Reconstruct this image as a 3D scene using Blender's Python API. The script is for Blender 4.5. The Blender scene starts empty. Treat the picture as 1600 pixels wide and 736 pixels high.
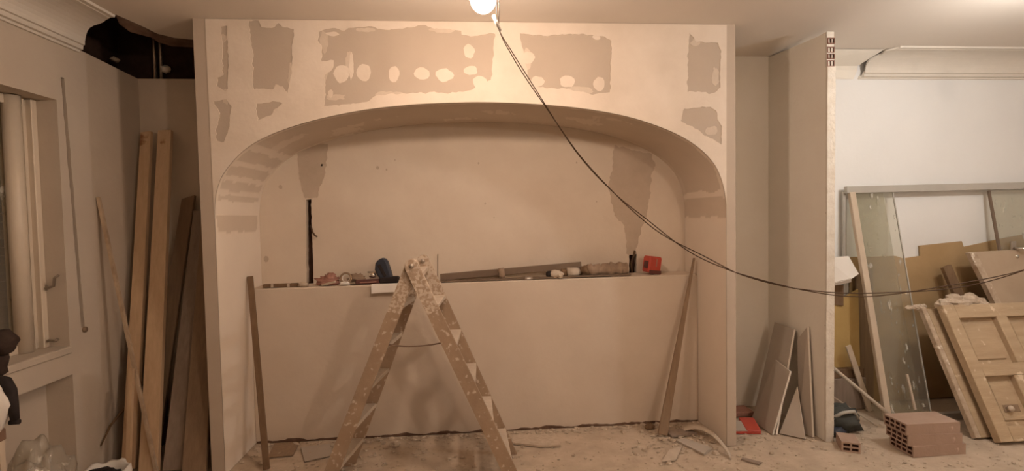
import bpy, bmesh, math, random
from mathutils import Vector, Matrix, noise
random.seed(7)
S = bpy.context.scene
COL = S.collection

# ---------------------------------------------------------------- camera
FPX, H = 780.0, 1.4616                      # focal length in pixels of a 1600 px wide frame, eye height
yaw, pitch, roll = 0.0791, -0.038, -0.0194
fw = Vector((math.sin(yaw)*math.cos(pitch), math.cos(yaw)*math.cos(pitch), math.sin(pitch)))
r0 = Vector((math.cos(yaw), -math.sin(yaw), 0)); u0 = r0.cross(fw)
rt = r0*math.cos(roll) + u0*math.sin(roll); up = -r0*math.sin(roll) + u0*math.cos(roll)
EYE = Vector((0, 0, H))
cd = bpy.data.cameras.new('camera'); cam = bpy.data.objects.new('camera', cd); COL.objects.link(cam)
cd.sensor_width = 36; cd.lens = 36*FPX/1600; cd.clip_start = 0.05
m = Matrix.Identity(4)
for i in range(3):
    m[i][0], m[i][1], m[i][2], m[i][3] = rt[i], up[i], -fw[i], EYE[i]
cam.matrix_world = m
S.camera = cam

# ---------------------------------------------------------------- world, exposure
w = bpy.data.worlds.new('world'); S.world = w; w.use_nodes = True
w.node_tree.nodes['Background'].inputs[0].default_value = (0.02, 0.018, 0.016, 1)
w.node_tree.nodes['Background'].inputs[1].default_value = 0.3
S.view_settings.view_transform = 'Standard'; S.view_settings.look = 'None'
S.view_settings.gamma = 1; S.view_settings.use_curve_mapping = False
S.view_settings.exposure = 1.28
BULB_A = (0.062, 2.0, 2.315); POWER_A = 145.0; COLOR_A = (1.0, 0.765, 0.60)     # emission of the globe over the ladder
BULB_B = (2.95, 2.0, 2.36);   POWER_B = 185.0; COLOR_B = (1.0, 0.955, 0.91)     # bare bulb of the right-hand room

FILL_BULB = (1.7, -0.9, 2.36);   FILL_POWER = 230.0; FILL_COLOR = (1.0, 0.83, 0.68)     # unseen fill bulb added behind the viewer to lift alcove and soffit

def P(u, v, X=None, Y=None, Z=None):
    """world point sighted at photo pixel (u,v) on the plane X=, Y= or Z="""
    d = fw + rt*((u-800)/FPX) - up*((v-368)/FPX)
    t = Y/d.y if Y is not None else (X/d.x if X is not None else (Z-H)/d.z)
    return EYE + d*t

# main planes of the room
Yf, Yh, Yb = 2.957, 3.36, 3.554     # arch front, half wall face, back wall
XLo, XL, XR, XRo = -1.528, -1.456, 1.5586, 1.618
XW = -2.2                            # left wall
CEIL = 2.6

# ---------------------------------------------------------------- materials
def nt(name):
    m = bpy.data.materials.new(name); m.use_nodes = True
    n = m.node_tree.nodes; return m, n, m.node_tree.links, n['Principled BSDF']
def rgba(c): return (c[0], c[1], c[2], 1)
def plain(name, c1, c2=None, scale=6, rough=.8, bump=.1, bscale=60, metal=0, detail=6, stretch=None, spots=None, spot_scale=20, spot_at=.62, spec=.3):
    m, n, l, b = nt(name)
    tc = n.new('ShaderNodeTexCoord'); mp = n.new('ShaderNodeMapping'); l.new(tc.outputs['Object'], mp.inputs[0])
    if stretch: mp.inputs['Scale'].default_value = stretch
    no = n.new('ShaderNodeTexNoise'); no.inputs['Scale'].default_value = scale; no.inputs['Detail'].default_value = detail
    no.inputs['Roughness'].default_value = .6
    l.new(mp.outputs[0], no.inputs['Vector'])
    rp = n.new('ShaderNodeValToRGB'); rp.color_ramp.elements[0].position = .3; rp.color_ramp.elements[1].position = .7
    rp.color_ramp.elements[0].color = rgba(c2 or c1); rp.color_ramp.elements[1].color = rgba(c1)
    l.new(no.outputs[0], rp.inputs[0]); out = rp.outputs[0]
    if spots:
        n2 = n.new('ShaderNodeTexNoise'); n2.inputs['Scale'].default_value = spot_scale; n2.inputs['Detail'].default_value = 5
        l.new(tc.outputs['Object'], n2.inputs['Vector'])
        r2 = n.new('ShaderNodeValToRGB'); r2.color_ramp.elements[0].position = spot_at; r2.color_ramp.elements[1].position = spot_at+.05
        l.new(n2.outputs[0], r2.inputs[0])
        mx = n.new('ShaderNodeMix'); mx.data_type = 'RGBA'
        l.new(r2.outputs[0], mx.inputs[0]); l.new(out, mx.inputs[6]); mx.inputs[7].default_value = rgba(spots); out = mx.outputs[2]
    l.new(out, b.inputs['Base Color'])
    b.inputs['Roughness'].default_value = rough; b.inputs['Metallic'].default_value = metal
    b.inputs['Specular IOR Level'].default_value = spec
    if bump:
        n3 = n.new('ShaderNodeTexNoise'); n3.inputs['Scale'].default_value = bscale; n3.inputs['Detail'].default_value = 8
        l.new(mp.outputs[0], n3.inputs['Vector'])
        bp = n.new('ShaderNodeBump'); bp.inputs['Strength'].default_value = bump; bp.inputs['Distance'].default_value = .01
        l.new(n3.outputs[0], bp.inputs['Height']); l.new(bp.outputs[0], b.inputs['Normal'])
    return m
def emit(name, c, s):
    m, n, l, b = nt(name)
    b.inputs['Base Color'].default_value = rgba(c)
    b.inputs['Emission Color'].default_value = rgba(c); b.inputs['Emission Strength'].default_value = s
    return m
M = {}
M['filler'] = plain('joint_filler', (.78, .68, .58), (.69, .59, .49), 4, .85, .12, 40)
M['smear'] = plain('thin_filler_smear', (.66, .56, .46), (.60, .505, .41), 14, .85, .1, 60)
M['board'] = plain('bare_plasterboard', (.53, .44, .355), (.49, .405, .325), 4, .9, .05, 90)
M['plaster'] = plain('niche_plaster', (.68, .585, .48), (.62, .52, .42), 3, .85, .15, 30, spots=(.5, .40, .31), spot_scale=9, spot_at=.74)
M['halfwall'] = plain('half_wall_plaster', (.64, .54, .44), (.58, .48, .385), 2.5, .85, .12, 30)
M['wet'] = plain('damp_plaster', (.52, .42, .33), (.46, .37, .285), 10, .8, .12, 40)
M['left'] = plain('left_wall_plaster', (.60, .515, .42), (.55, .465, .375), 2.2, .85, .18, 25)
M['alcove'] = plain('alcove_plaster', (.80, .745, .66), (.75, .69, .60), 2.5, .85, .1, 40)
M['white'] = plain('white_wall_paint', (.80, .79, .77), (.77, .76, .74), 2.5, .8, .06, 50)
M['edge'] = plain('wing_wall_edge', (.74, .69, .61), (.62, .55, .46), 14, .9, .5, 40, spots=(.30, .22, .16), spot_scale=30, spot_at=.68)
M['ceil'] = plain('ceiling_paint', (.76, .69, .61), (.73, .66, .58), 1.5, .9, .05, 40)
M['cornice'] = plain('cornice_plaster', (.72, .66, .58), (.68, .62, .54), 6, .8, .08, 60)
M['void'] = plain('shade_dark_masonry', (.085, .045, .030), (.022, .011, .008), 5, .95, .6, 20)  # near-black colour stands for shade in the ceiling cavity and chases
M['brown_break'] = plain('broken_lath', (.20, .12, .08), (.10, .055, .035), 10, .95, .6, 25)
M['floor'] = plain('dusty_screed', (.56, .45, .345), (.42, .33, .245), 7, .92, .5, 35, spots=(.33, .25, .18), spot_scale=18, spot_at=.66)
M['rubble'] = plain('plaster_rubble', (.58, .47, .365), (.44, .35, .265), 30, .9, .4, 60)
M['wood_pale'] = plain('pine_plank', (.64, .46, .30), (.54, .375, .235), 5, .7, .1, 20, stretch=(9, 9, .6), spots=(.30, .15, .08), spot_scale=6, spot_at=.71)
M['wood_mid'] = plain('dusty_brown_plank', (.30, .205, .13), (.23, .155, .10), 5, .75, .1, 20, stretch=(9, 9, .6))
M['wood_grey'] = plain('grey_plank', (.33, .255, .20), (.25, .19, .15), 5, .8, .1, 20, stretch=(9, 9, .6))
M['wood_dark'] = plain('dark_slat', (.20, .125, .07), (.15, .09, .05), 6, .75, .1, 20, stretch=(8, 8, .7))
M['stick'] = plain('speckled_stick', (.60, .46, .33), (.40, .29, .20), 14, .8, .1, 30, stretch=(2, 2, 1))
M['ladder'] = plain('plaster_splashed_wood', (.40, .285, .195), (.31, .215, .145), 9, .8, .2, 40, spots=(.56, .455, .36), spot_scale=34, spot_at=.60)
M['ladder_top'] = plain('plaster_crusted_wood', (.45, .335, .245), (.36, .26, .18), 12, .85, .5, 40, spots=(.56, .46, .365), spot_scale=60, spot_at=.47)
M['step'] = plain('pale_step', (.58, .485, .39), (.47, .385, .30), 12, .85, .2, 40)
M['rope'] = plain('brown_rope', (.20, .13, .09), None, 30, .9, 0)
M['brick'] = plain('red_hollow_brick', (.42, .295, .23), (.36, .25, .19), 8, .9, .25, 60, spots=(.55, .40, .32), spot_scale=12, spot_at=.66)
M['brick_dark'] = plain('dark_brick', (.26, .13, .09), (.20, .10, .07), 8, .9, .2, 60)
M['hole_shade'] = plain('dark_brick_hole_shade', (.05, .022, .015), None, 8, .95, 0)  # near-black hole walls, shade inside the wing bricks given by colour
M['brick_hole_shade'] = plain('brick_hole_shade', (.16, .075, .05), None, 8, .95, 0)  # hole walls tinted darker than the clay to stand for shade inside
M['mortar'] = plain('white_mortar', (.72, .66, .58), (.6, .54, .46), 25, .95, .4, 60)
M['card'] = plain('ochre_board', (.44, .30, .155), (.385, .255, .125), 5, .8, .06, 40)
M['card_yel'] = plain('yellowish_board', (.50, .35, .14), (.45, .30, .115), 5, .8, .06, 40)
M['doorwood'] = plain('stripped_door_wood', (.50, .375, .245), (.41, .295, .185), 4, .8, .25, 25, stretch=(1, 7, 7), spots=(.68, .55, .40), spot_scale=11, spot_at=.63)
M['dustydoor'] = plain('dusty_door', (.46, .355, .255), (.40, .30, .21), 4, .8, .1, 30, spots=(.62, .52, .41), spot_scale=9, spot_at=.68)
M['dooredge'] = plain('splashed_door_edge', (.56, .45, .34), (.36, .26, .18), 18, .85, .4, 40, spots=(.75, .67, .57), spot_scale=16, spot_at=.6)
M['alu'] = plain('dull_grey_frame', (.50, .47, .42), (.44, .41, .36), 5, .5, .03, 60, metal=.15)
M['framewood'] = plain('pale_frame_strip', (.58, .48, .37), (.50, .40, .30), 8, .7, .1, 30)
M['winframe'] = plain('cream_window_paint', (.72, .62, .50), (.66, .56, .44), 4, .45, .05, 60, spec=.5)
M['blind'] = plain('dark_shutter_slat', (.26, .20, .16), (.20, .155, .12), 8, .7, .05, 50)
M['metal'] = plain('dull_metal', (.42, .36, .30), None, 8, .4, .03, 60, metal=.8)
M['chrome'] = plain('shiny_metal', (.8, .76, .7), None, 8, .18, 0, metal=1)
M['black'] = plain('black_cloth', (.018, .013, .012), (.03, .022, .02), 12, .8, .2, 60)
M['coat'] = plain('dark_brown_cloth', (.06, .038, .028), (.04, .025, .02), 12, .9, .2, 60)
M['navy'] = plain('dark_blue_plastic', (.045, .05, .07), (.035, .038, .052), 10, .5, .05, 60)
M['cable'] = plain('dark_cable', (.085, .048, .025), None, 10, .6, 0)
M['maroon'] = plain('dark_red_plastic', (.14, .055, .045), (.10, .04, .035), 10, .6, .05, 60)
M['red'] = plain('red_plastic', (.52, .075, .045), (.44, .06, .04), 10, .45, .05, 60, spec=.5)
M['pinkish'] = plain('faded_red_cloth', (.42, .22, .17), (.34, .17, .13), 20, .9, .3, 60)
M['paper'] = plain('white_paper', (.74, .69, .63), None, 8, .8, .02, 60)
M['greyboard'] = plain('grey_plasterboard', (.45, .385, .32), (.41, .35, .29), 5, .9, .05, 60)
M['boardcore'] = plain('plasterboard_core', (.72, .66, .58), None, 30, .95, .2, 80)
M['greentool'] = plain('dark_green_cloth', (.075, .075, .065), (.05, .05, .045), 12, .8, .3, 50)
M['bar'] = plain('dusty_metal_bar', (.21, .15, .105), (.17, .12, .085), 8, .6, .1, 50, metal=.2)
M['sack'] = plain('dirty_sacking', (.36, .26, .185), (.24, .165, .115), 20, .9, .4, 50)
M['terra'] = plain('stool_wood', (.20, .12, .08), None, 8, .7, .1, 40)
def glass(name, tint, alpha):
    m, n, l, b = nt(name); n.remove(b); o = n['Material Output']
    t = n.new('ShaderNodeBsdfTransparent'); t.inputs[0].default_value = rgba(tint)
    d = n.new('ShaderNodeBsdfDiffuse'); d.inputs[0].default_value = (.62, .58, .50, 1)
    g = n.new('ShaderNodeBsdfGlossy'); g.inputs['Roughness'].default_value = .08
    tc = n.new('ShaderNodeTexCoord'); no = n.new('ShaderNodeTexNoise'); no.inputs['Scale'].default_value = 16; no.inputs['Detail'].default_value = 7
    mp = n.new('ShaderNodeMapping'); mp.inputs['Scale'].default_value = (2.2, 1, .7)
    l.new(tc.outputs['Object'], mp.inputs[0]); l.new(mp.outputs[0], no.inputs['Vector'])
    rp = n.new('ShaderNodeValToRGB'); rp.color_ramp.elements[0].position = .62; rp.color_ramp.elements[1].position = .70
    rp.color_ramp.elements[0].color = (alpha, alpha, alpha, 1); rp.color_ramp.elements[1].color = (.75, .75, .75, 1)
    l.new(no.outputs[0], rp.inputs[0])
    a = n.new('ShaderNodeMixShader'); l.new(rp.outputs[0], a.inputs[0]); l.new(t.outputs[0], a.inputs[1]); l.new(d.outputs[0], a.inputs[2])
    lw = n.new('ShaderNodeLayerWeight'); lw.inputs[0].default_value = .5; pw = n.new('ShaderNodeMath'); pw.operation = 'POWER'; pw.inputs[1].default_value = 4; l.new(lw.outputs['Facing'], pw.inputs[0]); f = n.new('ShaderNodeMath'); f.operation = 'MULTIPLY_ADD'; f.inputs[1].default_value = .7; f.inputs[2].default_value = .04; l.new(pw.outputs[0], f.inputs[0])
    x = n.new('ShaderNodeMixShader'); l.new(f.outputs[0], x.inputs[0]); l.new(a.outputs[0], x.inputs[1]); l.new(g.outputs[0], x.inputs[2])
    l.new(x.outputs[0], o.inputs[0]); return m
M['glass'] = glass('splashed_glass', (.93, .925, .88), .09)
M['plastic'] = glass('clear_plastic_bag', (.80, .76, .70), .30)
M['bulb_a'] = emit('lit_bulb_warm', COLOR_A, POWER_A)
M['fill_bulb'] = emit('lit_fill_bulb', FILL_COLOR, FILL_POWER)
M['bulb_b'] = emit('lit_bulb_neutral', COLOR_B, POWER_B)

# soffit: bare board with filler strips, mask stored per vertex
def soffit_mat():
    m, n, l, b = nt('arch_soffit_board')
    at = n.new('ShaderNodeVertexColor'); at.layer_name = 'filler'
    tc = n.new('ShaderNodeTexCoord'); no = n.new('ShaderNodeTexNoise'); no.inputs['Scale'].default_value = 6; no.inputs['Detail'].default_value = 5
    l.new(tc.outputs['Object'], no.inputs['Vector'])
    ra = n.new('ShaderNodeValToRGB'); ra.color_ramp.elements[0].color = (.56, .465, .37, 1); ra.color_ramp.elements[1].color = (.63, .525, .42, 1)
    rb = n.new('ShaderNodeValToRGB'); rb.color_ramp.elements[0].color = (.72, .62, .52, 1); rb.color_ramp.elements[1].color = (.80, .70, .59, 1)
    l.new(no.outputs[0], ra.inputs[0]); l.new(no.outputs[0], rb.inputs[0])
    mx = n.new('ShaderNodeMix'); mx.data_type = 'RGBA'
    l.new(at.outputs[0], mx.inputs[0]); l.new(ra.outputs[0], mx.inputs[6]); l.new(rb.outputs[0], mx.inputs[7])
    l.new(mx.outputs[2], b.inputs['Base Color']); b.inputs['Roughness'].default_value = .9
    return m
M['soffit'] = soffit_mat()

# ---------------------------------------------------------------- helpers
def V(*a): return Vector(a)
def base_of(o):
    t = Vector((0, 0, 0))
    while o is not None: t = t+o.location; o = o.parent
    return t
class MB:
    """collects shapes and links them as one mesh object"""
    def __init__(s): s.v, s.f, s.mi, s.sm = [], [], [], []
    def add(s, vs, fs, mi=0, smooth=False):
        o = len(s.v); s.v += [tuple(p) for p in vs]
        for f in fs: s.f.append([i+o for i in f]); s.mi.append(mi); s.sm.append(smooth)
        return s
    def hexa(s, a, b, mi=0):                  # a: 4 points of one end, b: 4 of the other
        return s.add(list(a)+list(b), [(3, 2, 1, 0), (4, 5, 6, 7), (0, 1, 5, 4), (1, 2, 6, 5), (2, 3, 7, 6), (3, 0, 4, 7)], mi)
    def box(s, x0, x1, y0, y1, z0, z1, mi=0):
        return s.hexa([V(x0, y0, z0), V(x1, y0, z0), V(x1, y1, z0), V(x0, y1, z0)], [V(x0, y0, z1), V(x1, y0, z1), V(x1, y1, z1), V(x0, y1, z1)], mi)
    def beam(s, p0, p1, w, t, side, w1=None, mi=0):   # width w along `side`, thickness t across
        p0, p1 = Vector(p0), Vector(p1); d = (p1-p0).normalized()
        a = Vector(side); a = (a-d*a.dot(d)).normalized(); c = d.cross(a)
        w1 = w if w1 is None else w1
        q = lambda p, w: [p-a*w/2-c*t/2, p+a*w/2-c*t/2, p+a*w/2+c*t/2, p-a*w/2+c*t/2]
        return s.hexa(q(p0, w), q(p1, w1), mi)
    def tube(s, pts, r, n=8, mi=0):
        pts = [Vector(p) for p in pts]; vs, fs = [], []; N = len(pts)
        ref = V(0, 0, 1)
        for i, p in enumerate(pts):
            d = (pts[min(i+1, N-1)]-pts[max(i-1, 0)]).normalized()
            if abs(d.dot(ref)) > .95: ref = V(1, 0, 0) if abs(d.x) < .9 else V(0, 1, 0)
            a = d.cross(ref).normalized(); c = d.cross(a); ri = r[i] if isinstance(r, (list, tuple)) else r
            for k in range(n):
                t = 2*math.pi*k/n; vs.append(p+a*math.cos(t)*ri+c*math.sin(t)*ri)
        for i in range(N-1):
            for k in range(n): fs.append((i*n+k, i*n+(k+1) % n, (i+1)*n+(k+1) % n, (i+1)*n+k))
        s.add(vs, fs, mi, True); o = len(s.v)-len(vs)
        s.f.append([o+k for k in range(n)][::-1]); s.f.append([o+(N-1)*n+k for k in range(n)]); s.mi += [mi, mi]; s.sm += [False, False]
        return s
    def lathe(s, c, prof, n=20, axis=(0, 0, 1), mi=0):
        c = Vector(c); ax = Vector(axis).normalized(); a = ax.orthogonal().normalized(); b = ax.cross(a); vs, fs = [], []
        for (r, h) in prof:
            for k in range(n):
                t = 2*math.pi*k/n; vs.append(c+ax*h+(a*math.cos(t)+b*math.sin(t))*r)
        for i in range(len(prof)-1):
            for k in range(n): fs.append((i*n+k, i*n+(k+1) % n, (i+1)*n+(k+1) % n, (i+1)*n+k))
        return s.add(vs, fs, mi, True)
    def blob(s, c, r, seed=0, amp=.25, freq=3, nu=14, nv=9, mi=0, smooth=True, zmin=None, rot=None):
        vs, fs = [], []
        for i in range(nv+1):
            ph = math.pi*i/nv
            for k in range(nu):
                t = 2*math.pi*k/nu; d = V(math.sin(ph)*math.cos(t), math.sin(ph)*math.sin(t), math.cos(ph))
                q = 1+amp*noise.noise(d*freq+V(seed*7.3, seed*1.7, 0)); p = V(d.x*r[0], d.y*r[1], d.z*r[2])*q
                if rot: p = Matrix.Rotation(rot[0], 3, rot[1]) @ p
                p = p+Vector(c)
                if zmin is not None: p.z = max(p.z, zmin)
                vs.append(p)
        for i in range(nv):
            for k in range(nu): fs.append((i*nu+k, (i+1)*nu+k, (i+1)*nu+(k+1) % nu, i*nu+(k+1) % nu))
        return s.add(vs, fs, mi, smooth)
    def prism(s, poly, thick, mi=0):          # poly: coplanar 3-D points, thick: Vector offset
        n = len(poly); a = [Vector(p) for p in poly]; b = [p+thick for p in a]
        return s.add(a+b, [tuple(range(n))[::-1], tuple(range(n, 2*n))]+[(i, (i+1) % n, n+(i+1) % n, n+i) for i in range(n)], mi)
    def build(s, name, mats, parent=None, bevel=0, loc=None):
        me = bpy.data.meshes.new(name)
        o = Vector(loc) if loc is not None else V(0, 0, 0)
        if parent is not None and loc is None: o = base_of(parent)
        me.from_pydata([Vector(p)-o for p in s.v], [], s.f)
        for mm in (mats if isinstance(mats, (list, tuple)) else [mats]): me.materials.append(M[mm])
        me.polygons.foreach_set('material_index', s.mi); me.polygons.foreach_set('use_smooth', s.sm)
        bm = bmesh.new(); bm.from_mesh(me); bmesh.ops.recalc_face_normals(bm, faces=bm.faces)
        if bevel: bmesh.ops.bevel(bm, geom=[e for e in bm.edges if len(e.link_faces) == 2 and e.calc_face_angle() > .6], offset=bevel, segments=1, affect='EDGES', clamp_overlap=True)
        bm.to_mesh(me); bm.free(); me.update()
        ob = bpy.data.objects.new(name, me); COL.objects.link(ob)
        if parent is not None: ob.parent = parent
        if parent is None or loc is not None: ob.location = o
        return ob
def tag(o, label=None, cat=None, group=None, kind=None):
    if label: o['label'] = label
    if cat: o['category'] = cat
    if group: o['group'] = group
    if kind or cat: o['kind'] = kind or 'thing'
    return o
def thing(name, loc, label, cat, group=None):
    o = bpy.data.objects.new(name, None); o.empty_display_size = .05; o.location = loc; COL.objects.link(o)
    return tag(o, label, cat, group)
def rough_loop(pts, step=.014, amp=.006, seed=0, freq=40):
    out = []; n = len(pts)
    for i in range(n):
        a, b = Vector(pts[i]).to_2d(), Vector(pts[(i+1) % n]).to_2d(); L = (b-a).length; k = max(1, int(L/step))
        nr = V(-(b-a).y, (b-a).x, 0).normalized() if L > 1e-6 else V(0, 0, 0)
        for j in range(k):
            p = a+(b-a)*(j/k); q = noise.noise(V(p.x*freq, p.y*freq, seed*3.1))+.6*noise.noise(V(p.x*freq*.3, p.y*freq*.3, seed*1.7+9))
            out.append((p.x+nr.x*q*amp, p.y+nr.y*q*amp))
    return out
def plate(name, loops, depth, mat, fn, parent=None):
    """filled outline with holes, `depth` thick; fn maps (a, b, c in 0..1) to the world"""
    cu = bpy.data.curves.new('tmp', 'CURVE'); cu.dimensions = '2D'; cu.fill_mode = 'BOTH'; cu.extrude = .5
    for lp in loops:
        sp = cu.splines.new('POLY'); sp.points.add(len(lp)-1)
        for i, p in enumerate(lp): sp.points[i].co = (p[0], p[1], 0, 1)
        sp.use_cyclic_u = True
    t = bpy.data.objects.new('tmp', cu); COL.objects.link(t)
    dg = bpy.context.evaluated_depsgraph_get(); me = bpy.data.meshes.new_from_object(t.evaluated_get(dg))
    bpy.data.objects.remove(t); bpy.data.curves.remove(cu)
    o = Vector(parent.location) if parent is not None else V(0, 0, 0)
    for v in me.vertices: v.co = Vector(fn(v.co.x, v.co.y, v.co.z+.5)) - o
    me.name = name; me.materials.clear(); me.materials.append(M[mat])
    bm = bmesh.new(); bm.from_mesh(me); bmesh.ops.remove_doubles(bm, verts=bm.verts, dist=1e-5)
    bmesh.ops.recalc_face_normals(bm, faces=bm.faces); bm.to_mesh(me); bm.free()
    me.polygons.foreach_set('use_smooth', [False]*len(me.polygons))
    ob = bpy.data.objects.new(name, me); COL.objects.link(ob)
    if parent is not None: ob.parent = parent
    return ob
def xz(u, v, Y): p = P(u, v, Y=Y); return (p.x, p.z)
def struct(o): o['kind'] = 'structure'; return o

# ================================================================ SETTING
FX, BX, RX, FY = -2.5, 3.0, 5.0, -1.6
# floor with a gentle unevenness
def make_floor():
    nx, ny = 150, 110; x0, x1, y0, y1 = -2.5, RX, FY, 3.6; vs, fs = [], []
    for j in range(ny+1):
        for i in range(nx+1):
            x = x0+(x1-x0)*i/nx; y = y0+(y1-y0)*j/ny
            z = .004*noise.noise(V(x*3, y*3, 0))+.003*noise.noise(V(x*11, y*11, 4))-.003
            vs.append((x, y, min(z, 0)))
    for j in range(ny):
        for i in range(nx):
            a = j*(nx+1)+i; fs.append((a, a+1, a+nx+2, a+nx+1))
    b = MB().add(vs, fs, 0, True); b.box(x0, x1, y0, y1, -.12, -.02)
    return struct(b.build('floor', 'floor'))
make_floor()

# arch wall: one block with the niche opening cut through it
ARCH_PX = [(335, 335), (338, 300), (350, 270), (380, 236), (420, 212), (480, 191), (560, 173.5), (640, 164), (700, 161), (760, 160), (830, 162.5), (900, 168.5), (960, 178), (1010, 191), (1060, 211), (1095, 234), (1118, 260), (1130, 290), (1133.5, 320)]
arch = [xz(u, v, Yf) for u, v in ARCH_PX]
arch[0] = (XL, arch[0][1]); arch[-1] = (XR, arch[-1][1])
def smooth_path(pts, n=8):
    out = []
    for i in range(len(pts)-1):
        p0 = Vector(pts[max(i-1, 0)]); p1 = Vector(pts[i]); p2 = Vector(pts[i+1]); p3 = Vector(pts[min(i+2, len(pts)-1)])
        for k in range(n):
            t = k/n; q = .5*((2*p1)+(p2-p0)*t+(2*p0-5*p1+4*p2-p3)*t*t+(3*p1-p0-3*p2+p3)*t**3); out.append(tuple(q))
    out.append(tuple(pts[-1])); return out
arc = [(min(max(x, XL), XR), z) for x, z in smooth_path(arch)]
outline = [(XLo, 0), (XLo, CEIL), (XRo, CEIL), (XRo, 0), (XR, 0)] + arc[::-1] + [(XL, 0)]
wall_arch = struct(plate('wall_arch', [outline], 1, 'board', lambda a, b, c: (a, Yf+(Yb-Yf)*c, b)))

def zA(x, y): return (290+x/2.83, y/2.83)
def zB(x, y): return (700+x/2.83, y/2.83)
bare = [
 [zA(*p) for p in [(158, 120), (180, 115), (188, 200), (190, 330), (180, 400), (160, 392), (137, 380), (142, 345), (165, 330), (163, 200)]],
 [zA(*p) for p in [(125, 450), (180, 440), (200, 470), (195, 560), (170, 628), (140, 622), (135, 580), (155, 500)]],
 [zA(*p) for p in [(280, 93), (320, 92), (335, 120), (380, 122), (410, 102), (430, 117), (478, 130), (465, 340), (450, 412), (430, 382), (400, 375), (388, 392), (302, 396), (296, 240)]],
 [zA(*p) for p in [(315, 460), (385, 450), (438, 456), (390, 488), (378, 510), (318, 534)]],
 [zA(*p) for p in [(590, 137), (640, 125), (700, 135), (760, 120), (820, 120), (870, 135), (960, 130), (1040, 110), (1100, 125), (1217, 137)]] +
 [zB(*p) for p in [(60, 152), (100, 158), (205, 150), (195, 330), (190, 355), (110, 398), (0, 412)]] +
 [zA(*p) for p in [(1100, 408), (950, 415), (850, 420), (800, 448), (700, 463), (616, 468), (612, 330), (640, 318), (655, 300), (655, 268), (600, 272), (605, 200), (588, 180)]],
 [zB(*p) for p in [(318, 150), (450, 160), (560, 150), (690, 160), (722, 180), (715, 408), (640, 418), (540, 400), (400, 382), (352, 345), (330, 230)]],
 [zB(*p) for p in [(1068, 145), (1100, 185), (1190, 190), (1208, 230), (1200, 330), (1205, 388), (1180, 408), (1150, 418), (1140, 405), (1058, 408), (1060, 250)]],
 [zB(*p) for p in [(1045, 482), (1150, 470), (1185, 490), (1190, 530), (1213, 560), (1208, 640), (1150, 608), (1080, 560), (1030, 535)]],
]
sheet = [(XL+.004, 1.2)] + [(XL+.004, CEIL-.003), (XR-.004, CEIL-.003), (XR-.004, 1.2)]
sheet = [(XL+.0, arc[0][1]), (XL-.005, CEIL-.004), (XR+.005, CEIL-.004), (XR, arc[-1][1])] + [(x, z+.0015) for x, z in arc[::-1]][1:-1]
front = lambda a, b, c: (a, Yf-.0025*(1-c), b)
dabf = lambda a, b, c: (a, Yf-.0018*(1-c), b)
holes = [rough_loop([xz(u, v, Yf) for u, v in lp], .012, .009, i) for i, lp in enumerate(bare)]
fs_ = plate('filler_sheet', [sheet]+holes, 1, 'filler', front, wall_arch)
fs_['label'] = 'pale joint filler around bare board panels'
# separate dabs of filler over the screws
for i, (x, y, rx, ry) in enumerate([zA(790, 320)+(11.5, 12.5), zA(922, 328)+(9, 12), zA(1045, 325)+(13, 9.5), zA(1145, 333)+(14, 11), zA(733, 292)+(3.5, 21), zA(690, 325)+(12, 14), zA(640, 415)+(4, 7),
        zB(95, 228)+(9.5, 10.5), zB(100, 312)+(11, 8), zB(140, 365)+(11, 10), zB(355, 255)+(10, 9), zB(395, 360)+(11, 8), zB(525, 362)+(12.5, 10), zB(668, 372)+(9, 11), zB(655, 165)+(6, 4), zA(650, 150)+(10, 3)]):
    lp = []
    for k in range(14):
        t = 2*math.pi*k/14; q = 1+.28*noise.noise(V(math.cos(t)*1.3, math.sin(t)*1.3, i*5.2)); lp.append(xz(x+rx*q*math.cos(t), y+ry*q*math.sin(t), Yf))
    plate('filler_dab', [rough_loop(lp, .012, .004, i+30)], 1, 'filler', dabf, wall_arch)

# thin smears where filler was wiped over the board
smf = lambda a, b, c: (a, Yf-.0012*(1-c), b)
for i, (x, y, rx, ry) in enumerate([(507, 66, 7, 16), (570, 47, 16, 3.5), (525, 152, 14, 5), (610, 148, 26, 5), (905, 141, 22, 5), (410, 152, 15, 6), (352, 150, 6, 12), (1087, 66, 8, 6), (1112, 205, 9, 8), (822, 92, 8, 16), (455, 120, 5, 22), (690, 47, 20, 4), (505, 120, 8, 14), (545, 98, 6, 20), (349, 60, 6, 7), (1118, 120, 6, 18)]):
    lp = []
    for k in range(16):
        t = 2*math.pi*k/16; q = 1+.45*noise.noise(V(math.cos(t)*1.8, math.sin(t)*1.8, i*3.7)); lp.append(xz(x+rx*q*math.cos(t), y+ry*q*math.sin(t), Yf))
    plate('filler_smear', [rough_loop(lp, .008, .006, i+60)], 1, 'smear', smf, wall_arch)

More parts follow.
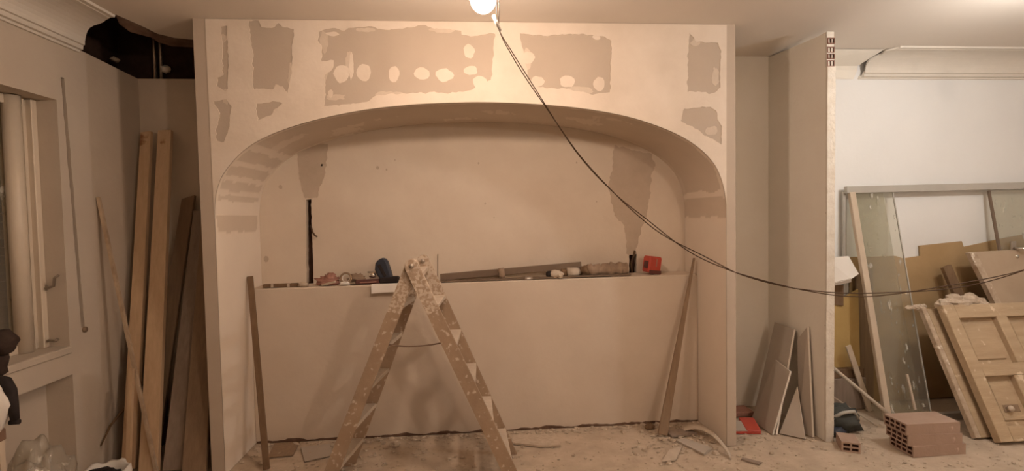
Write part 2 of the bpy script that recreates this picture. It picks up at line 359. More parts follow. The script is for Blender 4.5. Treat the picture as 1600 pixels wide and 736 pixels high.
# soffit skin with filler strips
def make_soffit():
    path = [(XL, 0.0), (XL, .4), (XL, .8)] + [(XL, 1.0+.0125*i) for i in range(0, 40) if 1.0+.0125*i < arc[0][1]-.005] + arc
    z1 = arc[-1][1]; path += [(XR, z1-.0125*i) for i in range(1, 60) if z1-.0125*i > 1.0] + [(XR, .8), (XR, .4), (XR, 0.0)]
    fine = []
    for i in range(len(path)-1):
        a, b = Vector(path[i]), Vector(path[i+1]); k = max(1, int((b-a).length/.0075))
        for j in range(k): fine.append(tuple(a+(b-a)*(j/k)))
    fine.append(path[-1]); N = len(fine); ny = 60; vs, cols = [], []
    for i, (x, z) in enumerate(fine):
        a = Vector(fine[max(i-1, 0)]); b = Vector(fine[min(i+1, N-1)]); d = (b-a).normalized(); nr = V(d.y, -d.x, 0)   # towards the opening
        for j in range(ny+1):
            t = j/ny; y = Yf+.001+(Yb-Yf-.002)*t
            vs.append((x+nr.x*.0025, y, z+nr.y*.0025))
            q = noise.noise(V(x*9, y*9, z*9)); q2 = noise.noise(V(x*40, y*14, z*40)); f = 0
            if z < 1.40+.008*q2: f = 1
            elif z < 1.505: f = 0
            elif z < 1.585+.02*q: f = 1
            elif x < -.9 and z < 1.93: f = .85 if (math.sin(z*74+q2*.9) > .45) else .12
            if x > 0:
                f = 1 if (z < 1.432+.006*q2 or 1.562+.004*q2 < z < 1.60+.02*q) else 0
            if z > 1.55 or x < 0:
                if t < .045+.03*q and z > 1.3: f = max(f, .9)
                if t > .93+.05*q and z > 1.3: f = max(f, .8 if x < -.8 else .3)
            if z > 1.9:
                sm = noise.noise(V(x*3.2, y*6, 7)); f = max(f, .55 if sm+.3*q2 > .42 else 0)
            cols.append(f)
    fs = [(i*(ny+1)+j, (i+1)*(ny+1)+j, (i+1)*(ny+1)+j+1, i*(ny+1)+j+1) for i in range(N-1) for j in range(ny)]
    ob = MB().add(vs, fs, 0, False).build('soffit_lining', 'soffit', wall_arch)
    ca = ob.data.color_attributes.new('filler', 'FLOAT_COLOR', 'POINT')
    ca.data.foreach_set('color', [c for f in cols for c in (f, f, f, 1)])
    ob['label'] = 'bare tan board lining of the arch with pale filler strips'
make_soffit()

# half wall with a ledge, closing the lower niche
b = MB(); b.hexa([V(XL+.001, 3.362, 0), V(XR-.001, 3.345, 0), V(XR-.001, Yb, 0), V(XL+.001, Yb, 0)], [V(XL+.001, 3.366, 1.02), V(XR-.001, 3.35, 1.033), V(XR-.001, Yb, 1.036), V(XL+.001, Yb, 1.024)])
struct(b.build('wall_half', 'halfwall', bevel=.006))
gp = MB(); vs = []; fs = []
for i in range(121):
    k = i/120; x = XL+.01+(XR-XL-.02)*k; y = 3.362-.017*k; h_ = .006+.022*max(0, noise.noise(V(x*7, 0, 0))+.35+.4*noise.noise(V(x*31, 2, 0)))
    vs += [V(x, y-.003, 0), V(x, y-.003, h_), V(x, y+.01, h_)]
for i in range(120): fs += [(i*3, i*3+3, i*3+4, i*3+1), (i*3+1, i*3+4, i*3+5, i*3+2)]
gp.add(vs, fs).build('gap_shade_strip', 'brown_break', bpy.data.objects['wall_half'])  # dark strip standing for the shaded gap at the wall foot
LZ = 1.03                                                        # ledge height

# back wall of niche and alcoves, with two chases cut in it
s1 = [xz(478, 312, Yb), xz(486, 311, Yb), xz(490, 445, Yb), xz(479, 445, Yb)]
s2 = [xz(983, 397, Yb), xz(995, 397, Yb), xz(995, 432, Yb), xz(983, 432, Yb)]
back_out = [(-2.5, 0), (1.60, 0), (1.60, 2.62), (-1.5, 2.62), (-1.5, 2.425), (-2.5, 2.43)]
wall_back = struct(plate('wall_back', [back_out, rough_loop(s1, .02, .004, 1), rough_loop(s2, .02, .004, 2)], 1, 'plaster', lambda a, b, c: (a, Yb+.05*c, b)))
MB().box(-2.5, 2.22, Yb+.05, Yb+.12, 0, 2.43).build('chase_backing', 'void', wall_back)  # dark sheet behind the chases, its colour standing for their shade
# stains of damp, darker filling plaster above the two chases
bw = lambda a, b, c: (a, Yb-.002*(1-c), b)
pl = plate('patch', [rough_loop([xz(u, v, Yb) for u, v in [(462, 225), (512, 225), (508, 270), (496, 308), (477, 310), (469, 285)]], .012, .01, 3)], 1, 'wet', bw, wall_back); pl['label'] = 'darker plaster patch above the left chase'
def zC(x, y): return (660+x/2.83, 220+y/2.83)
pr = plate('patch', [rough_loop([xz(*zC(*p), Yb) for p in [(850, 20), (930, 40), (1010, 60), (1030, 110), (1010, 160), (1010, 230), (990, 330), (960, 420), (945, 500), (905, 500), (895, 380), (850, 330), (820, 200), (840, 120)]], .012, .014, 4)], 1, 'wet', bw, wall_back); pr['label'] = 'darker damp patch above the right chase'
for (u, v, r) in [(590, 262, .010), (604, 265, .007), (617, 250, .005), (503, 258, .006), (748, 255, .006), (758, 318, .006), (772, 340, .005), (901, 254, .007), (932, 315, .006), (438, 292, .012), (416, 405, .018)]:
    c = xz(u, v, Yb); plate('pockmark', [rough_loop([(c[0]+r*math.cos(t*.9), c[1]+r*1.3*math.sin(t*.9)) for t in range(7)], .006, .003, u)], 1, 'wet', bw, wall_back)
struct(MB().box(1.60, 2.22, Yb, Yb+.05, 0, 2.62).build('wall_back_alcove', 'alcove'))
# white back wall of the room on the right
struct(MB().box(2.22, RX, Yb, Yb+.1, 0, 2.7).build('wall_back_right', 'white'))

# left wall: plate with shutter-strap slot, window opening and radiator recess
def yz(u, v, X=XW): p = P(u, v, X=X); return (p.y, p.z)
WZ0, WZ1, WY1, WY0 = .80, 2.132, 2.88, 1.45
slot = [(2.915, 2.262), (2.938, 2.262), (2.990, .885), (2.967, .885)]
win = [(WY0, WZ0), (WY1, WZ0+.005), (WY1, WZ1), (WY0, WZ1)]
o1 = [(FY, 0), (FY, 2.62), (3.03, 2.62), (3.05, 2.455), (3.6, 2.425), (3.6, 0), (2.888, 0), (2.888, .645), (WY0, .645), (WY0, 0)]
wall_left = struct(plate('wall_left', [o1, win, rough_loop(slot, .02, .004, 5)], 1, 'left', lambda a, b, c: (XW-.14*c, a, b)))
o2 = [(FY, 0), (FY, 2.62), (3.03, 2.62), (3.03, 2.43), (3.6, 2.43), (3.6, 0)]
plate('wall_core', [o2, win], 1, 'left', lambda a, b, c: (XW-.14-.22*c, a, b), wall_left)
# sill board standing slightly proud
sb = MB(); sb.box(XW-.35, XW+.012, WY0, WY1+.0, .765, .803); sb.build('window_sill', 'left', wall_left, bevel=.004)

# ceiling with the broken-out corner
hole_edge = [(-1.905, 2.92), (-1.89, 2.99), (-1.87, 3.10), (-1.86, 3.20), (-1.80, 3.27), (-1.70, 3.30), (-1.6, 3.31), (-1.52, 3.32)]
co = [(-2.5, FY), (RX, FY), (RX, 3.62), (-1.52, 3.62)] + [(x, y) for x, y in hole_edge[::-1]] + [(-2.05, 2.95), (-2.5, 2.95)]
ceiling = struct(plate('ceiling', [co], 1, 'ceil', lambda a, b, c: (a, b, CEIL+.03*c)))
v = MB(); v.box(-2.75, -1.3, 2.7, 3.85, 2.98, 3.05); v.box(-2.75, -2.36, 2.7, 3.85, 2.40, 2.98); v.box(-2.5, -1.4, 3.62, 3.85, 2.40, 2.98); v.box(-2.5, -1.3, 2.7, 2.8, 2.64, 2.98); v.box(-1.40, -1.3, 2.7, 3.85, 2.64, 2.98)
v.build('void_lining', 'void', ceiling)  # lining coloured dark so the cavity reads as unlit
# ragged brown underside where lath and plaster tore away
br = MB()
pa = [V(x-.004, y, CEIL+.001) for x, y in hole_edge]; pb = [V(x-.05-.02*math.sin(i*2.1), y+.10+.02*math.sin(i*1.3), CEIL-.012-.012*abs(math.sin(i*1.9))) for i, (x, y) in enumerate(hole_edge)]
n_ = len(pa); br.add(pa+pb+[p+V(0, 0, .03) for p in pb], [(i, i+1, n_+i+1, n_+i) for i in range(n_-1)]+[(n_+i, n_+i+1, 2*n_+i+1, 2*n_+i) for i in range(n_-1)])
br.build('torn_edge', 'brown_break', ceiling)
pp = MB()
for u in (233, 243): a_ = P(u, 122, Y=3.52); pp.tube([V(a_.x, 3.585, 2.43), V(a_.x, 3.585, 2.97)], .010, 8)
pp.build('pipe', 'metal', ceiling)
MB().blob(P(259, 108, Y=3.58), (.03, .03, .026), 3, .4).build('plaster_lump', 'cornice', ceiling)
MB().blob(P(180, 93, X=-2.27), (.022, .03, .015), 5, .4).build('plaster_lump', 'rubble', ceiling)

# walls behind and beside the viewer
struct(MB().box(-2.5, RX, FY-.1, FY, 0, CEIL).build('wall_front', 'left'))
struct(MB().box(RX, RX+.1, FY, 3.6, 0, CEIL).build('wall_right', 'white'))

# wing wall between alcove and right-hand room, its end showing hollow bricks at the top
WX0, WX1, WYf = 2.198, 2.246, 2.945
wing = MB()
NZ = 26; ztop = 2.345
lo = []
prof = []
for i in range(NZ+1):
    z = ztop*i/NZ; prof.append((z, .004*noise.noise(V(0, 0, z*6)), .006*noise.noise(V(3, 0, z*9)), .004*noise.noise(V(8, 0, z*7))))
vs, fs = [], []
for z, a, b_, c in prof: vs += [(WX0, Yb, z), (WX0+a, WYf+b_, z), (WX1+c, WYf+b_*.6, z), (WX1, Yb, z)]
for i in range(NZ):
    for k in range(4): fs.append((i*4+k, i*4+(k+1) % 4, i*4+4+(k+1) % 4, i*4+4+k))
fs += [(0, 1, 2, 3), (NZ*4, NZ*4+1, NZ*4+2, NZ*4+3)]
wing.add(vs, fs)
wing.hexa([V(WX0, WYf+.02, ztop), V(WX0+.046, WYf+.02, ztop), V(WX1, Yb, ztop), V(WX0, Yb, ztop)], [V(WX0, WYf+.02, 2.555), V(WX0+.046, WYf+.02, 2.555), V(WX1, Yb, 2.592), V(WX0, Yb, 2.592)])
wall_wing = struct(wing.build('wall_wing', 'alcove'))
# end facing of rough plaster
e = MB(); vs, fs = [], []
for i in range(41):
    z = .0+ztop*i/40; q = noise.noise(V(z*13, 1, 0)); q2 = noise.noise(V(z*17, 5, 0))
    vs += [(WX0-.002+.003*q, WYf-.010+.003*q2, z), (WX1+.002+.003*q2, WYf-.010+.003*q, z), (WX0-.002+.003*q, WYf+.006, z), (WX1+.002+.003*q2, WYf+.006, z)]
for i in range(40):
    o = i*4; fs += [(o, o+1, o+5, o+4), (o+2, o, o+4, o+6), (o+1, o+3, o+7, o+5)]
e.add(vs, fs); e.build('end_plaster', 'edge', wall_wing)

def hollow(L, W, Hh, cols, rows, wall=.009, deep=.05, cut=0):
    """hollow brick lying along X: mesh with recessed holes at both ends, origin at the middle of its base"""
    b = MB(); hw = (W-wall*(cols+1))/cols; hh = (Hh-wall*(rows+1))/rows
    ys = [-W/2]; zs = [0]
    for c in range(cols): ys += [ys[-1]+wall, ys[-1]+wall+hw]
    ys.append(W/2)
    for r in range(rows): zs += [zs[-1]+wall, zs[-1]+wall+hh]
    zs.append(Hh)
    for sx in (-1, 1):
        x = sx*L/2; xi = x-sx*deep
        for i in range(len(ys)-1):
            for j in range(len(zs)-1):
                q = [(x, ys[i], zs[j]), (x, ys[i+1], zs[j]), (x, ys[i+1], zs[j+1]), (x, ys[i], zs[j+1])]
                if i % 2 and j % 2:
                    r = [(xi, p[1], p[2]) for p in q]
                    b.add(q+r, [(0, 1, 5, 4), (1, 2, 6, 5), (2, 3, 7, 6), (3, 0, 4, 7), (4, 5, 6, 7)], 1)
                else: b.add(q, [(0, 1, 2, 3)], 0)
    for k in range(8):                      # fluted sides
        pass
    for (A, Bq) in (((-W/2, 0), (W/2, 0)), ((W/2, 0), (W/2, Hh)), ((W/2, Hh), (-W/2, Hh)), ((-W/2, Hh), (-W/2, 0))):
        b.add([(-L/2, A[0], A[1]), (L/2, A[0], A[1]), (L/2, Bq[0], Bq[1]), (-L/2, Bq[0], Bq[1])], [(0, 1, 2, 3)], 0)
    return b
def mesh_from(b, name, mats):
    me = bpy.data.meshes.new(name); me.from_pydata(b.v, [], b.f)
    for q in mats: me.materials.append(M[q])
    me.polygons.foreach_set('material_index', b.mi)
    bm = bmesh.new(); bm.from_mesh(me); bmesh.ops.remove_doubles(bm, verts=bm.verts, dist=1e-5); bmesh.ops.recalc_face_normals(bm, faces=bm.faces); bm.to_mesh(me); bm.free()
    return me
# five courses at the top of the wing wall: end holes face the room
zt = [(59, 68.5), (73, 82), (84, 92), (94, 104), (105, 112)]
wm = mesh_from(hollow(.30, .046, .036, 2, 1, .0045, .09), 'wall_brick', ['brick_dark', 'hole_shade'])
for i, (va, vb) in enumerate(zt):
    z0 = P(1294, vb, Y=WYf).z; z1 = P(1294, va, Y=WYf).z
    o = bpy.data.objects.new('brick', wm); COL.objects.link(o); o.parent = wall_wing
    o.rotation_euler = (0, 0, math.pi/2); o.location = ((WX0+WX1)/2+.002, WYf+.15-.004+.003*(i % 2), z0); o.scale = (1, 1, (z1-z0)/.036)
MB().box(WX0+.002, WX1, WYf+.004, WYf+.06, ztop-.004, 2.56).build('mortar', 'mortar', wall_wing)

# cornices: hollow coved plaster shell
def cove(n=10, drop=.165, out=.25):
    """profile (o = distance from wall, z below ceiling)"""
    pr = [(.0, -drop), (.012, -drop), (.014, -drop+.012), (.030, -drop+.014), (.033, -drop+.035), (.045, -drop+.037)]
    for i in range(n+1):
        t = math.pi/2*i/n; pr.append((.045+(out-.075)*(1-math.cos(t)), -drop+.04+(drop-.055)*math.sin(t)))
    pr += [(out-.026, -.012), (out-.004, -.012), (out, 0)]
    return pr
pc = cove()
inner = [(max(o-.010, .002), min(z+.012, -.001)) for o, z in pc]
def cornice(name, A, Bp, jag, mat='cornice'):
    """A(o,z), Bp(o,z): the two ends; end A is broken"""
    b = MB(); n = len(pc)
    a1 = [Vector(A(o, z)) for o, z in pc]; b1 = [Vector(Bp(o, z)) for o, z in pc]
    a2 = [Vector(A(o, z)) for o, z in inner]; b2 = [Vector(Bp(o, z)) for o, z in inner]
    b.add(a1+b1, [(i, i+1, n+i+1, n+i) for i in range(n-1)], 0, False)
    b.add(a2+b2, [(i, i+1, n+i+1, n+i) for i in range(n-1)], 0, False)
    b.add(a1+a2, [(i, i+1, n+i+1, n+i) for i in range(n-1)], 0, False)
    return b.build(name, mat)
struct(cornice('trim_1', lambda o, z: (2.895+.42*o+.012*math.sin(o*60), Yb-o, CEIL+z), lambda o, z: (RX, Yb-o, CEIL+z), 0))
struct(cornice('trim_2', lambda o, z: (XW+o*1.15, 3.04-.45*o+.01*math.sin(o*50), CEIL+z), lambda o, z: (XW+o*1.15, FY, CEIL+z), 0))
# rough scar of ceiling plaster where the right cornice was knocked off
sc = MB(); sc.add([V(2.25, Yb-.003, 2.44), V(2.86, Yb-.003, 2.435), V(2.89, Yb-.003, 2.5), V(2.25, Yb-.02, 2.52), V(2.88, Yb-.02, 2.53), V(2.25, Yb-.18, CEIL-.002), V(2.95, Yb-.18, CEIL-.002)], [(0, 1, 2, 4, 3), (3, 4, 6, 5)])
sc.build('scar', 'alcove', bpy.data.objects['wall_back_right'])

# window in the left wall: frame, sash, pane and closed shutter behind
win_o = struct(MB().box(-2.46, -2.30, WY1-.035, WY1-.001, WZ0+.004, WZ1-.002).box(-2.46, -2.33, WY0, WY1-.035, WZ1-.05, WZ1-.002).box(-2.46, -2.33, WY0, WY1-.035, WZ0+.004, WZ0+.05).build('window_1', 'winframe', bevel=.004))
st = MB()
yc, xc, r_ = 2.762, -2.33, .038
st.tube([V(xc, yc, WZ0+.006), V(xc, yc, WZ1-.004)], r_, 20); st.box(-2.40, -2.33, yc, WY1-.033, WZ0+.01, WZ1-.006)
st.box(-2.345, -2.315, yc+.046, yc+.058, WZ0+.01, WZ1-.01)
so = st.build('sash_stile', 'winframe', win_o)
MB().box(-2.372, -2.366, WY0, yc, WZ0+.05, WZ1-.05).build('pane', 'glass', win_o)
for k in range(30):
    z = WZ0+.03+k*.0437
    MB().hexa([V(-2.425, WY0, z), V(-2.412, WY0, z), V(-2.412, WY1-.04, z), V(-2.425, WY1-.04, z)], [V(-2.43, WY0, z+.041), V(-2.420, WY0, z+.041), V(-2.420, WY1-.04, z+.041), V(-2.43, WY1-.04, z+.041)]).build('slat', 'blind', win_o)
hd = MB(); c = V(-2.30, 2.868, 1.125)
hd.tube([c+V(0, .005, 0), c+V(.02, -.012, 0), c+V(.055, -.014, .012), c+V(.062, -.016, .055), c+V(.085, -.018, .07)], .007, 8); hd.lathe(c+V(0, .010, 0), [(0, 0), (.014, 0), (.014, .01), (0, .01)], 12, (0, -1, 0))
hd.build('crank_handle', 'metal', so)
MB().tube([V(-2.30, 2.866, .838), V(-2.28, 2.852, .845), V(-2.25, 2.85, .84), V(-2.235, 2.85, .85)], .008, 8).build('window_catch', 'metal', so)
# shutter strap hanging in its slot
b = MB(); b.beam(V(XW-.012, 2.927, 2.25), V(XW-.03, 2.975, .905), .014, .002, (0, 1, 0))
b.lathe(V(XW-.002, 2.985, .87), [(0, 0), (.016, 0), (.016, .012), (0, .014)], 12, (1, 0, 0))
tag(b.build('shutter_strap', 'wood_mid', loc=(XW, 2.95, .885)), 'brown roller shutter strap in narrow slot beside the left window', 'strap')

# ================================================================ LIGHT BULBS AND CABLE
def bulb(pos, mat, label, r):
    t = thing('light_bulb', (pos[0], pos[1], CEIL), label, 'light bulb')
    p = V(*pos); prof = [(.0, -r)] + [(r*math.sin(a), -r*math.cos(a)) for a in [math.pi*i/14 for i in range(1, 11)]] + [(.016, r*1.05)]
    MB().lathe(p, prof, 24).build('globe', mat, t)
    MB().lathe(p, [(.0165, r*1.0), (.019, r*1.1), (.019, r*1.1+.05), (.008, r*1.1+.06), (0, r*1.1+.06)], 16).build('lamp_holder', 'paper', t)
    MB().tube([p+V(0, 0, r*1.1+.05), V(pos[0], pos[1], CEIL)], .004, 8).build('cord', 'paper', t)
    return t
bulb(BULB_A, 'bulb_a', 'glowing bare globe bulb hanging before the arch, at the top of the picture', .05)
bulb(BULB_B, 'bulb_b', 'glowing bare bulb of the right hand room, beyond the right edge', .05)

bulb(FILL_BULB, 'fill_bulb', 'unseen fill bulb added behind the viewer', .05)
cab_px = [(779, 44), (800, 84), (825, 124), (850, 162), (875, 200), (900, 236), (925, 266), (950, 292), (975, 316), (1000, 337), (1025, 357), (1050, 375), (1075, 390), (1100, 403), (1125, 415), (1150, 426), (1175, 434), (1200, 441), (1225, 447), (1250, 452), (1300, 459), (1350, 461), (1400, 458), (1450, 453), (1500, 446), (1550, 436), (1600, 422), (1660, 398)]
cab = []
for u, v in cab_px:
    k = (u-775)/(1600-775); cab.append(P(u, v, Y=1.98-.42*k))
base = [V(BULB_A[0]+.004, BULB_A[1], BULB_A[2]+.09), V(BULB_A[0]+.03, BULB_A[1]-.03, BULB_A[2]+.05), V(BULB_A[0]+.055, BULB_A[1]-.045, BULB_A[2]-.02)]
tail = [cab[-1]+V(.25, .1, .25), cab[-1]+V(.55, .3, .75), V(BULB_B[0]-.02, BULB_B[1], BULB_B[2]+.12)]
full = smooth_path([tuple(p) for p in base+cab+tail], 5)
full = [Vector(p) for p in full]
cb = thing('power_cable', tuple(full[0]), 'thin twin dark cable drooping from the bulb across to the right', 'cable')
for sgn in (0, 1):
    pts = []
    for i, p in enumerate(full):
        ph = i*.16+sgn*math.pi; a = .0048*(1+.6*math.sin(i*.11)); pts.append(p+V(a*math.sin(ph)*.6, 0, a*math.cos(ph)))
    MB().tube(pts, .0019, 6).build('strand', 'cable', cb)

MB().tube([P(771, 24, Y=1.975), P(776, 36, Y=1.975), P(782, 48, Y=1.975)], [.007, .0065, .005], 8).build('glow_sleeve', 'paper', cb)  # pale tube, its light colour standing for the glow streak by the bulb

# ================================================================ STEP LADDER
AXN, AXF, AZ = -.318, -.288, 1.215
AX = -.303
lad = thing('step_ladder', (-.292, 2.8, 0), 'wooden double step ladder splashed with plaster standing open before the half wall', 'ladder')
def rail(y, yt, footx, ax):
    f_ = V(footx, y, 0); t_ = V(ax, yt, AZ); d = (t_-f_).normalized(); side = V(1, 0, 0)
    a = side-d*side.dot(d); a.normalize()
    ex = t_+d*.02; mid = f_+(t_-f_)*.80
    b = MB()
    # lower rail cut level at the floor
    q = .0365/abs(a.x)
    lo = [V(footx-q, y-.0125, 0), V(footx+q, y-.0125, 0), V(footx+q, y+.0125, 0), V(footx-q, y+.0125, 0)]
    hi = [mid-a*.035+V(0, -.0125, 0), mid+a*.035+V(0, -.0125, 0), mid+a*.035+V(0, .0125, 0), mid-a*.035+V(0, .0125, 0)]
    b.hexa(lo, hi, 0)
    b.beam(mid, ex-d*.02, .071, .026, a, mi=1)
    # rounded head
    n = 12; vs = []
    for s in (-.013, .013):
        for k in range(n+1):
            t = math.pi*k/n; vs.append(t_+a*.0355*math.cos(t)+d*.0355*math.sin(t)+V(0, s, 0))
    b.add(vs, [tuple(range(n+1)), tuple(range(2*n+1, n, -1))]+[(k, k+1, n+2+k, n+1+k) for k in range(n)], 1)
    return b.build('rail', ['ladder', 'ladder_top'], lad, bevel=0)
NYb, NYt, FYb, FYt = 2.60, 2.62, 3.02, 2.93
xr_n, xl_n, xr_f, xl_f = .217, -.822, .205, -.767
rail(NYb, NYt, xr_n, AXN); rail(NYb+.028, NYt+.028, xl_n, AXN)
rail(FYb, FYt, xr_f, AXF); rail(FYb-.028, FYt-.028, xl_f, AXF)
for side in (-1, 1):
    for z in (.16, .37, .58, .79, 1.0):
        t = z/AZ
        if side > 0: xn = xr_n+(AXN-xr_n)*t; xf = xr_f+(AXF-xr_f)*t; yn = NYb+(NYt-NYb)*t+.010; yf_ = FYb+(FYt-FYb)*t-.010
        else: xn = xl_n+(AXN-xl_n)*t; xf = xl_f+(AXF-xl_f)*t; yn = NYb+.028+(NYt-NYb)*t+.010; yf_ = FYb-.028+(FYt-FYb)*t-.010
        b = MB(); hw_ = .037
        lo = [V(xn-hw_, yn, z-.011), V(xn+hw_, yn, z-.011), V(xf+hw_, yf_, z-.011), V(xf-hw_, yf_, z-.011)]
        b.hexa(lo, [p+V(0, 0, .022) for p in lo]); b.build('step', 'step', lad, bevel=.003)
for y, ax in ((NYt+.014, AXN), (FYt-.014, AXF)):
    MB().lathe(V(ax, y, AZ), [(0, -.036), (.011, -.036), (.013, -.028), (.013, .028), (.011, .036), (0, .036)], 14, (0, 1, 0)).build('hinge_bolt', 'metal', lad)
MB().box(AX-.045, AX+.045, NYt+.03, FYt-.03, AZ-.055, AZ-.03).build('top_bar', 'step', lad, bevel=.003)
rp_ = []
ra, rb_ = V(xl_n+(AXN-xl_n)*.655, NYb+.045, .81), V(xr_n+(AXN-xr_n)*.655, NYb+.02, .815)
for i in range(13):
    t = i/12; p = ra+(rb_-ra)*t; rp_.append(p-V(0, 0, .022*4*t*(1-t)))
MB().tube(rp_, .004, 6).build('spreader_rope', 'rope', lad)

# ================================================================ THINGS ON THE LEDGE
LY = 3.44
def lz(x): return 1.022+(x+1.456)/3.0146*.0125+.0005
def led(u, Y=LY): x = P(u, 440, Y=Y).x; return V(x, Y, lz(x))
# dark strip of wood at the left end
p = led(437, 3.41); t = thing('wood_offcut', tuple(p), 'dark wooden strip with pale bands at the left end of the ledge', 'offcut')
a, b_ = led(411, 3.40), led(466, 3.42); a.z = b_.z = p.z+.012
MB().beam(a, b_, .035, .022, (0, 1, 0)).build('strip', 'wood_dark', t, bevel=.002)
for k in (.28, .74):
    c = a+(b_-a)*k; MB().beam(c-V(.008, 0, 0), c+V(.008, 0, 0), .037, .0245, (0, 1, 0)).build('band', 'step', t)
c = led(474, 3.40); tag(MB().blob(c+V(0, 0, .012), (.035, .025, .018), 11, .5, 4, zmin=c.z).build('plaster_crumb', 'rubble', loc=tuple(c)), 'pale crumb of plaster under the foot of the left wall chase', 'rubble')
# rag and gloves
c = led(517, 3.44); tag(MB().blob(c+V(-.02, 0, .02), (.075, .04, .035), 3, .7, 4, 18, 12, zmin=c.z).blob(c+V(.0, 0, .045), (.035, .03, .035), 6, .6, 4, 16, 10).build('crumpled_rag', 'pinkish', loc=tuple(c)), 'crumpled faded red rag on the ledge right of the left chase', 'rag')
c = led(513, 3.40); tag(MB().beam(c+V(-.04, 0, .006), c+V(.05, -.02, .028), .02, .012, (0, 1, 0)).build('scraper_blade', 'framewood', loc=tuple(c)), 'small pale scraper lying against the faded red rag', 'scraper')
# roll of tape on its side
c = led(541, 3.43); n0 = V(.05, -.95, .25).normalized(); t = thing('tape_roll', tuple(c), 'roll of tape standing among the tools left of the ladder top', 'tape roll')
R_, r_, wd = .040, .026, .024
MB().lathe(c+V(0, 0, .042), [(r_, -wd/2), (R_, -wd/2), (R_, wd/2), (r_, wd/2), (r_, -wd/2)], 24, n0).build('tape', 'wood_mid', t)
MB().lathe(c+V(0, 0, .042), [(r_-.003, -wd/2+.001), (r_, -wd/2+.001), (r_, wd/2-.001), (r_-.003, wd/2-.001), (r_-.003, -wd/2+.001)], 24, n0).build('core', 'paper', t)
c = led(538, 3.395); tag(MB().blob(c+V(0, 0, .012), (.035, .02, .014), 8, .5, 3, zmin=c.z).build('plaster_crumb', 'paper', loc=tuple(c)), 'pale crumb lying in front of the tape roll', 'rubble')
c = led(558, 3.46); tag(MB().blob(c+V(0, 0, .03), (.06, .03, .034), 15, .6, 3, zmin=c.z).build('work_glove', 'sack', loc=tuple(c)), 'brown crumpled work glove behind the tape roll', 'glove')
# dark red bar-like tool, then the blue drill
a, b_ = led(556, 3.41), led(598, 3.43)
t = thing('hand_saw', tuple((a+b_)/2), 'flat dark red tool lying on the ledge, touching the dark blue drill', 'tool')
MB().beam(a+V(0, 0, .016), b_+V(0, 0, .016), .04, .03, (0, 1, 0)).build('body', 'maroon', t, bevel=.004)
MB().beam(a+V(-.05, 0, .010), a+V(.0, 0, .012), .028, .012, (0, 1, 0)).build('blade', 'metal', t)
MB().beam(a+V(.03, -.021, .016), a+V(.14, -.021, .018), .008, .003, (0, 0, 1)).build('stripe', 'pinkish', t)
c = led(605, 3.43); t = thing('cordless_drill', tuple(c), 'dark blue cordless drill standing on its battery on the ledge left of the ladder', 'drill')
bx = c.z
b = MB(); b.prism([P(u, v, Y=3.40) for u, v in [(586, 412), (591, 405), (600, 403), (605, 409), (611, 428), (614, 441), (598, 442), (590, 432), (585, 422)]], V(0, .065, 0)); b.build('motor_housing', 'navy', t, bevel=.012)
MB().beam(P(592, 414, Y=3.397), P(602, 432, Y=3.397), .02, .008, (1, 0, 0)).build('grip', 'black', t, bevel=.002)
MB().box(c.x-.05, c.x+.085, c.y-.04, c.y+.04, bx, bx+.045).build('battery', 'black', t, bevel=.012)
MB().lathe(c+V(-.075, -.005, .055), [(0, 0), (.012, 0), (.017, .012), (.017, .04), (0, .045)], 12, (-1, 0, .15)).build('chuck', 'chrome', t)
b = MB(); b.tube([led(575, 3.47)+V(0, 0, .075), led(588, 3.47)+V(0, 0, .07), led(594, 3.46)+V(0, 0, .04), led(597, 3.45)+V(0, 0, .005)], .006, 6)
tag(b.build('metal_clip', 'metal', loc=tuple(led(590, 3.46))), 'bent metal clip against the dark blue drill', 'clip')
# sheet of paper hanging over the ledge edge behind the ladder
py = 3.353
a, b_ = P(580, 448, Y=py), P(658, 445, Y=py)
t = MB(); rows = []
for i in range(13):
    k = i/12; x = a.x+(b_.x-a.x)*k; zt_ = lz(x)+.002; wv = .004*math.sin(k*9)
    hang = (.055-.012*k) if k < .75 else (.046-.03*(k-.75)*4)
    rows.append([V(x, 3.44, zt_), V(x, 3.362, zt_+.0015), V(x, 3.352-.004+wv*.5, zt_-.006), V(x+.003, 3.343+wv-.012, zt_-hang)])
vs = [p for r in rows for p in r]; fs = [(i*4+j, i*4+4+j, i*4+5+j, i*4+1+j) for i in range(12) for j in range(3)]
tag(t.add(vs, fs, 0, True).build('paper_sheet', 'paper', loc=tuple((a+b_)/2)), 'white sheet of paper hanging over the ledge edge behind the ladder top', 'paper')
# long bars leaning along the ledge
a, b_ = led(688, 3.415), led(906, 3.45)
a.z += .03; b_ = P(908, 414, Y=3.45)
t = thing('straightedge', tuple(led(790)), 'long dusty metal straightedge propped on the ledge right of the ladder', 'straightedge')
MB().beam(a, b_, .045, .02, (0, 0, 1)).build('bar', 'bar', t, bevel=.002)
c = led(784, 3.43); MB().lathe(c+V(0, -.012, .040), [(.024, -.02), (.040, -.02), (.040, .02), (.024, .02), (.024, -.02)], 18, (1, 0, .1)).build('clamp', 'sack', t)
a, b_ = led(690, 3.375), led(985, 3.385); a.z += .006; b_.z += .010
b = MB(); b.beam(a, b_, .03, .011, (0, 1, 0))
tag(b.build('flat_batten', 'bar', loc=tuple((a+b_)/2), bevel=.001), 'thin flat batten lying on the ledge under the long straightedge', 'batten')
a, b_ = led(700, 3.478), led(905, 3.485); a.z += .014; b_.z += .03
tag(MB().beam(a, b_, .028, .026, (0, 1, 0)).build('timber_strip', 'framewood', loc=tuple((a+b_)/2)), 'pale timber strip lying behind the long straightedge on the ledge', 'strip')
MBx = led(893, 3.42); t = thing('paint_tin', tuple(MBx), 'small pale tin lying between pale tool and sacking on the ledge', 'tin')
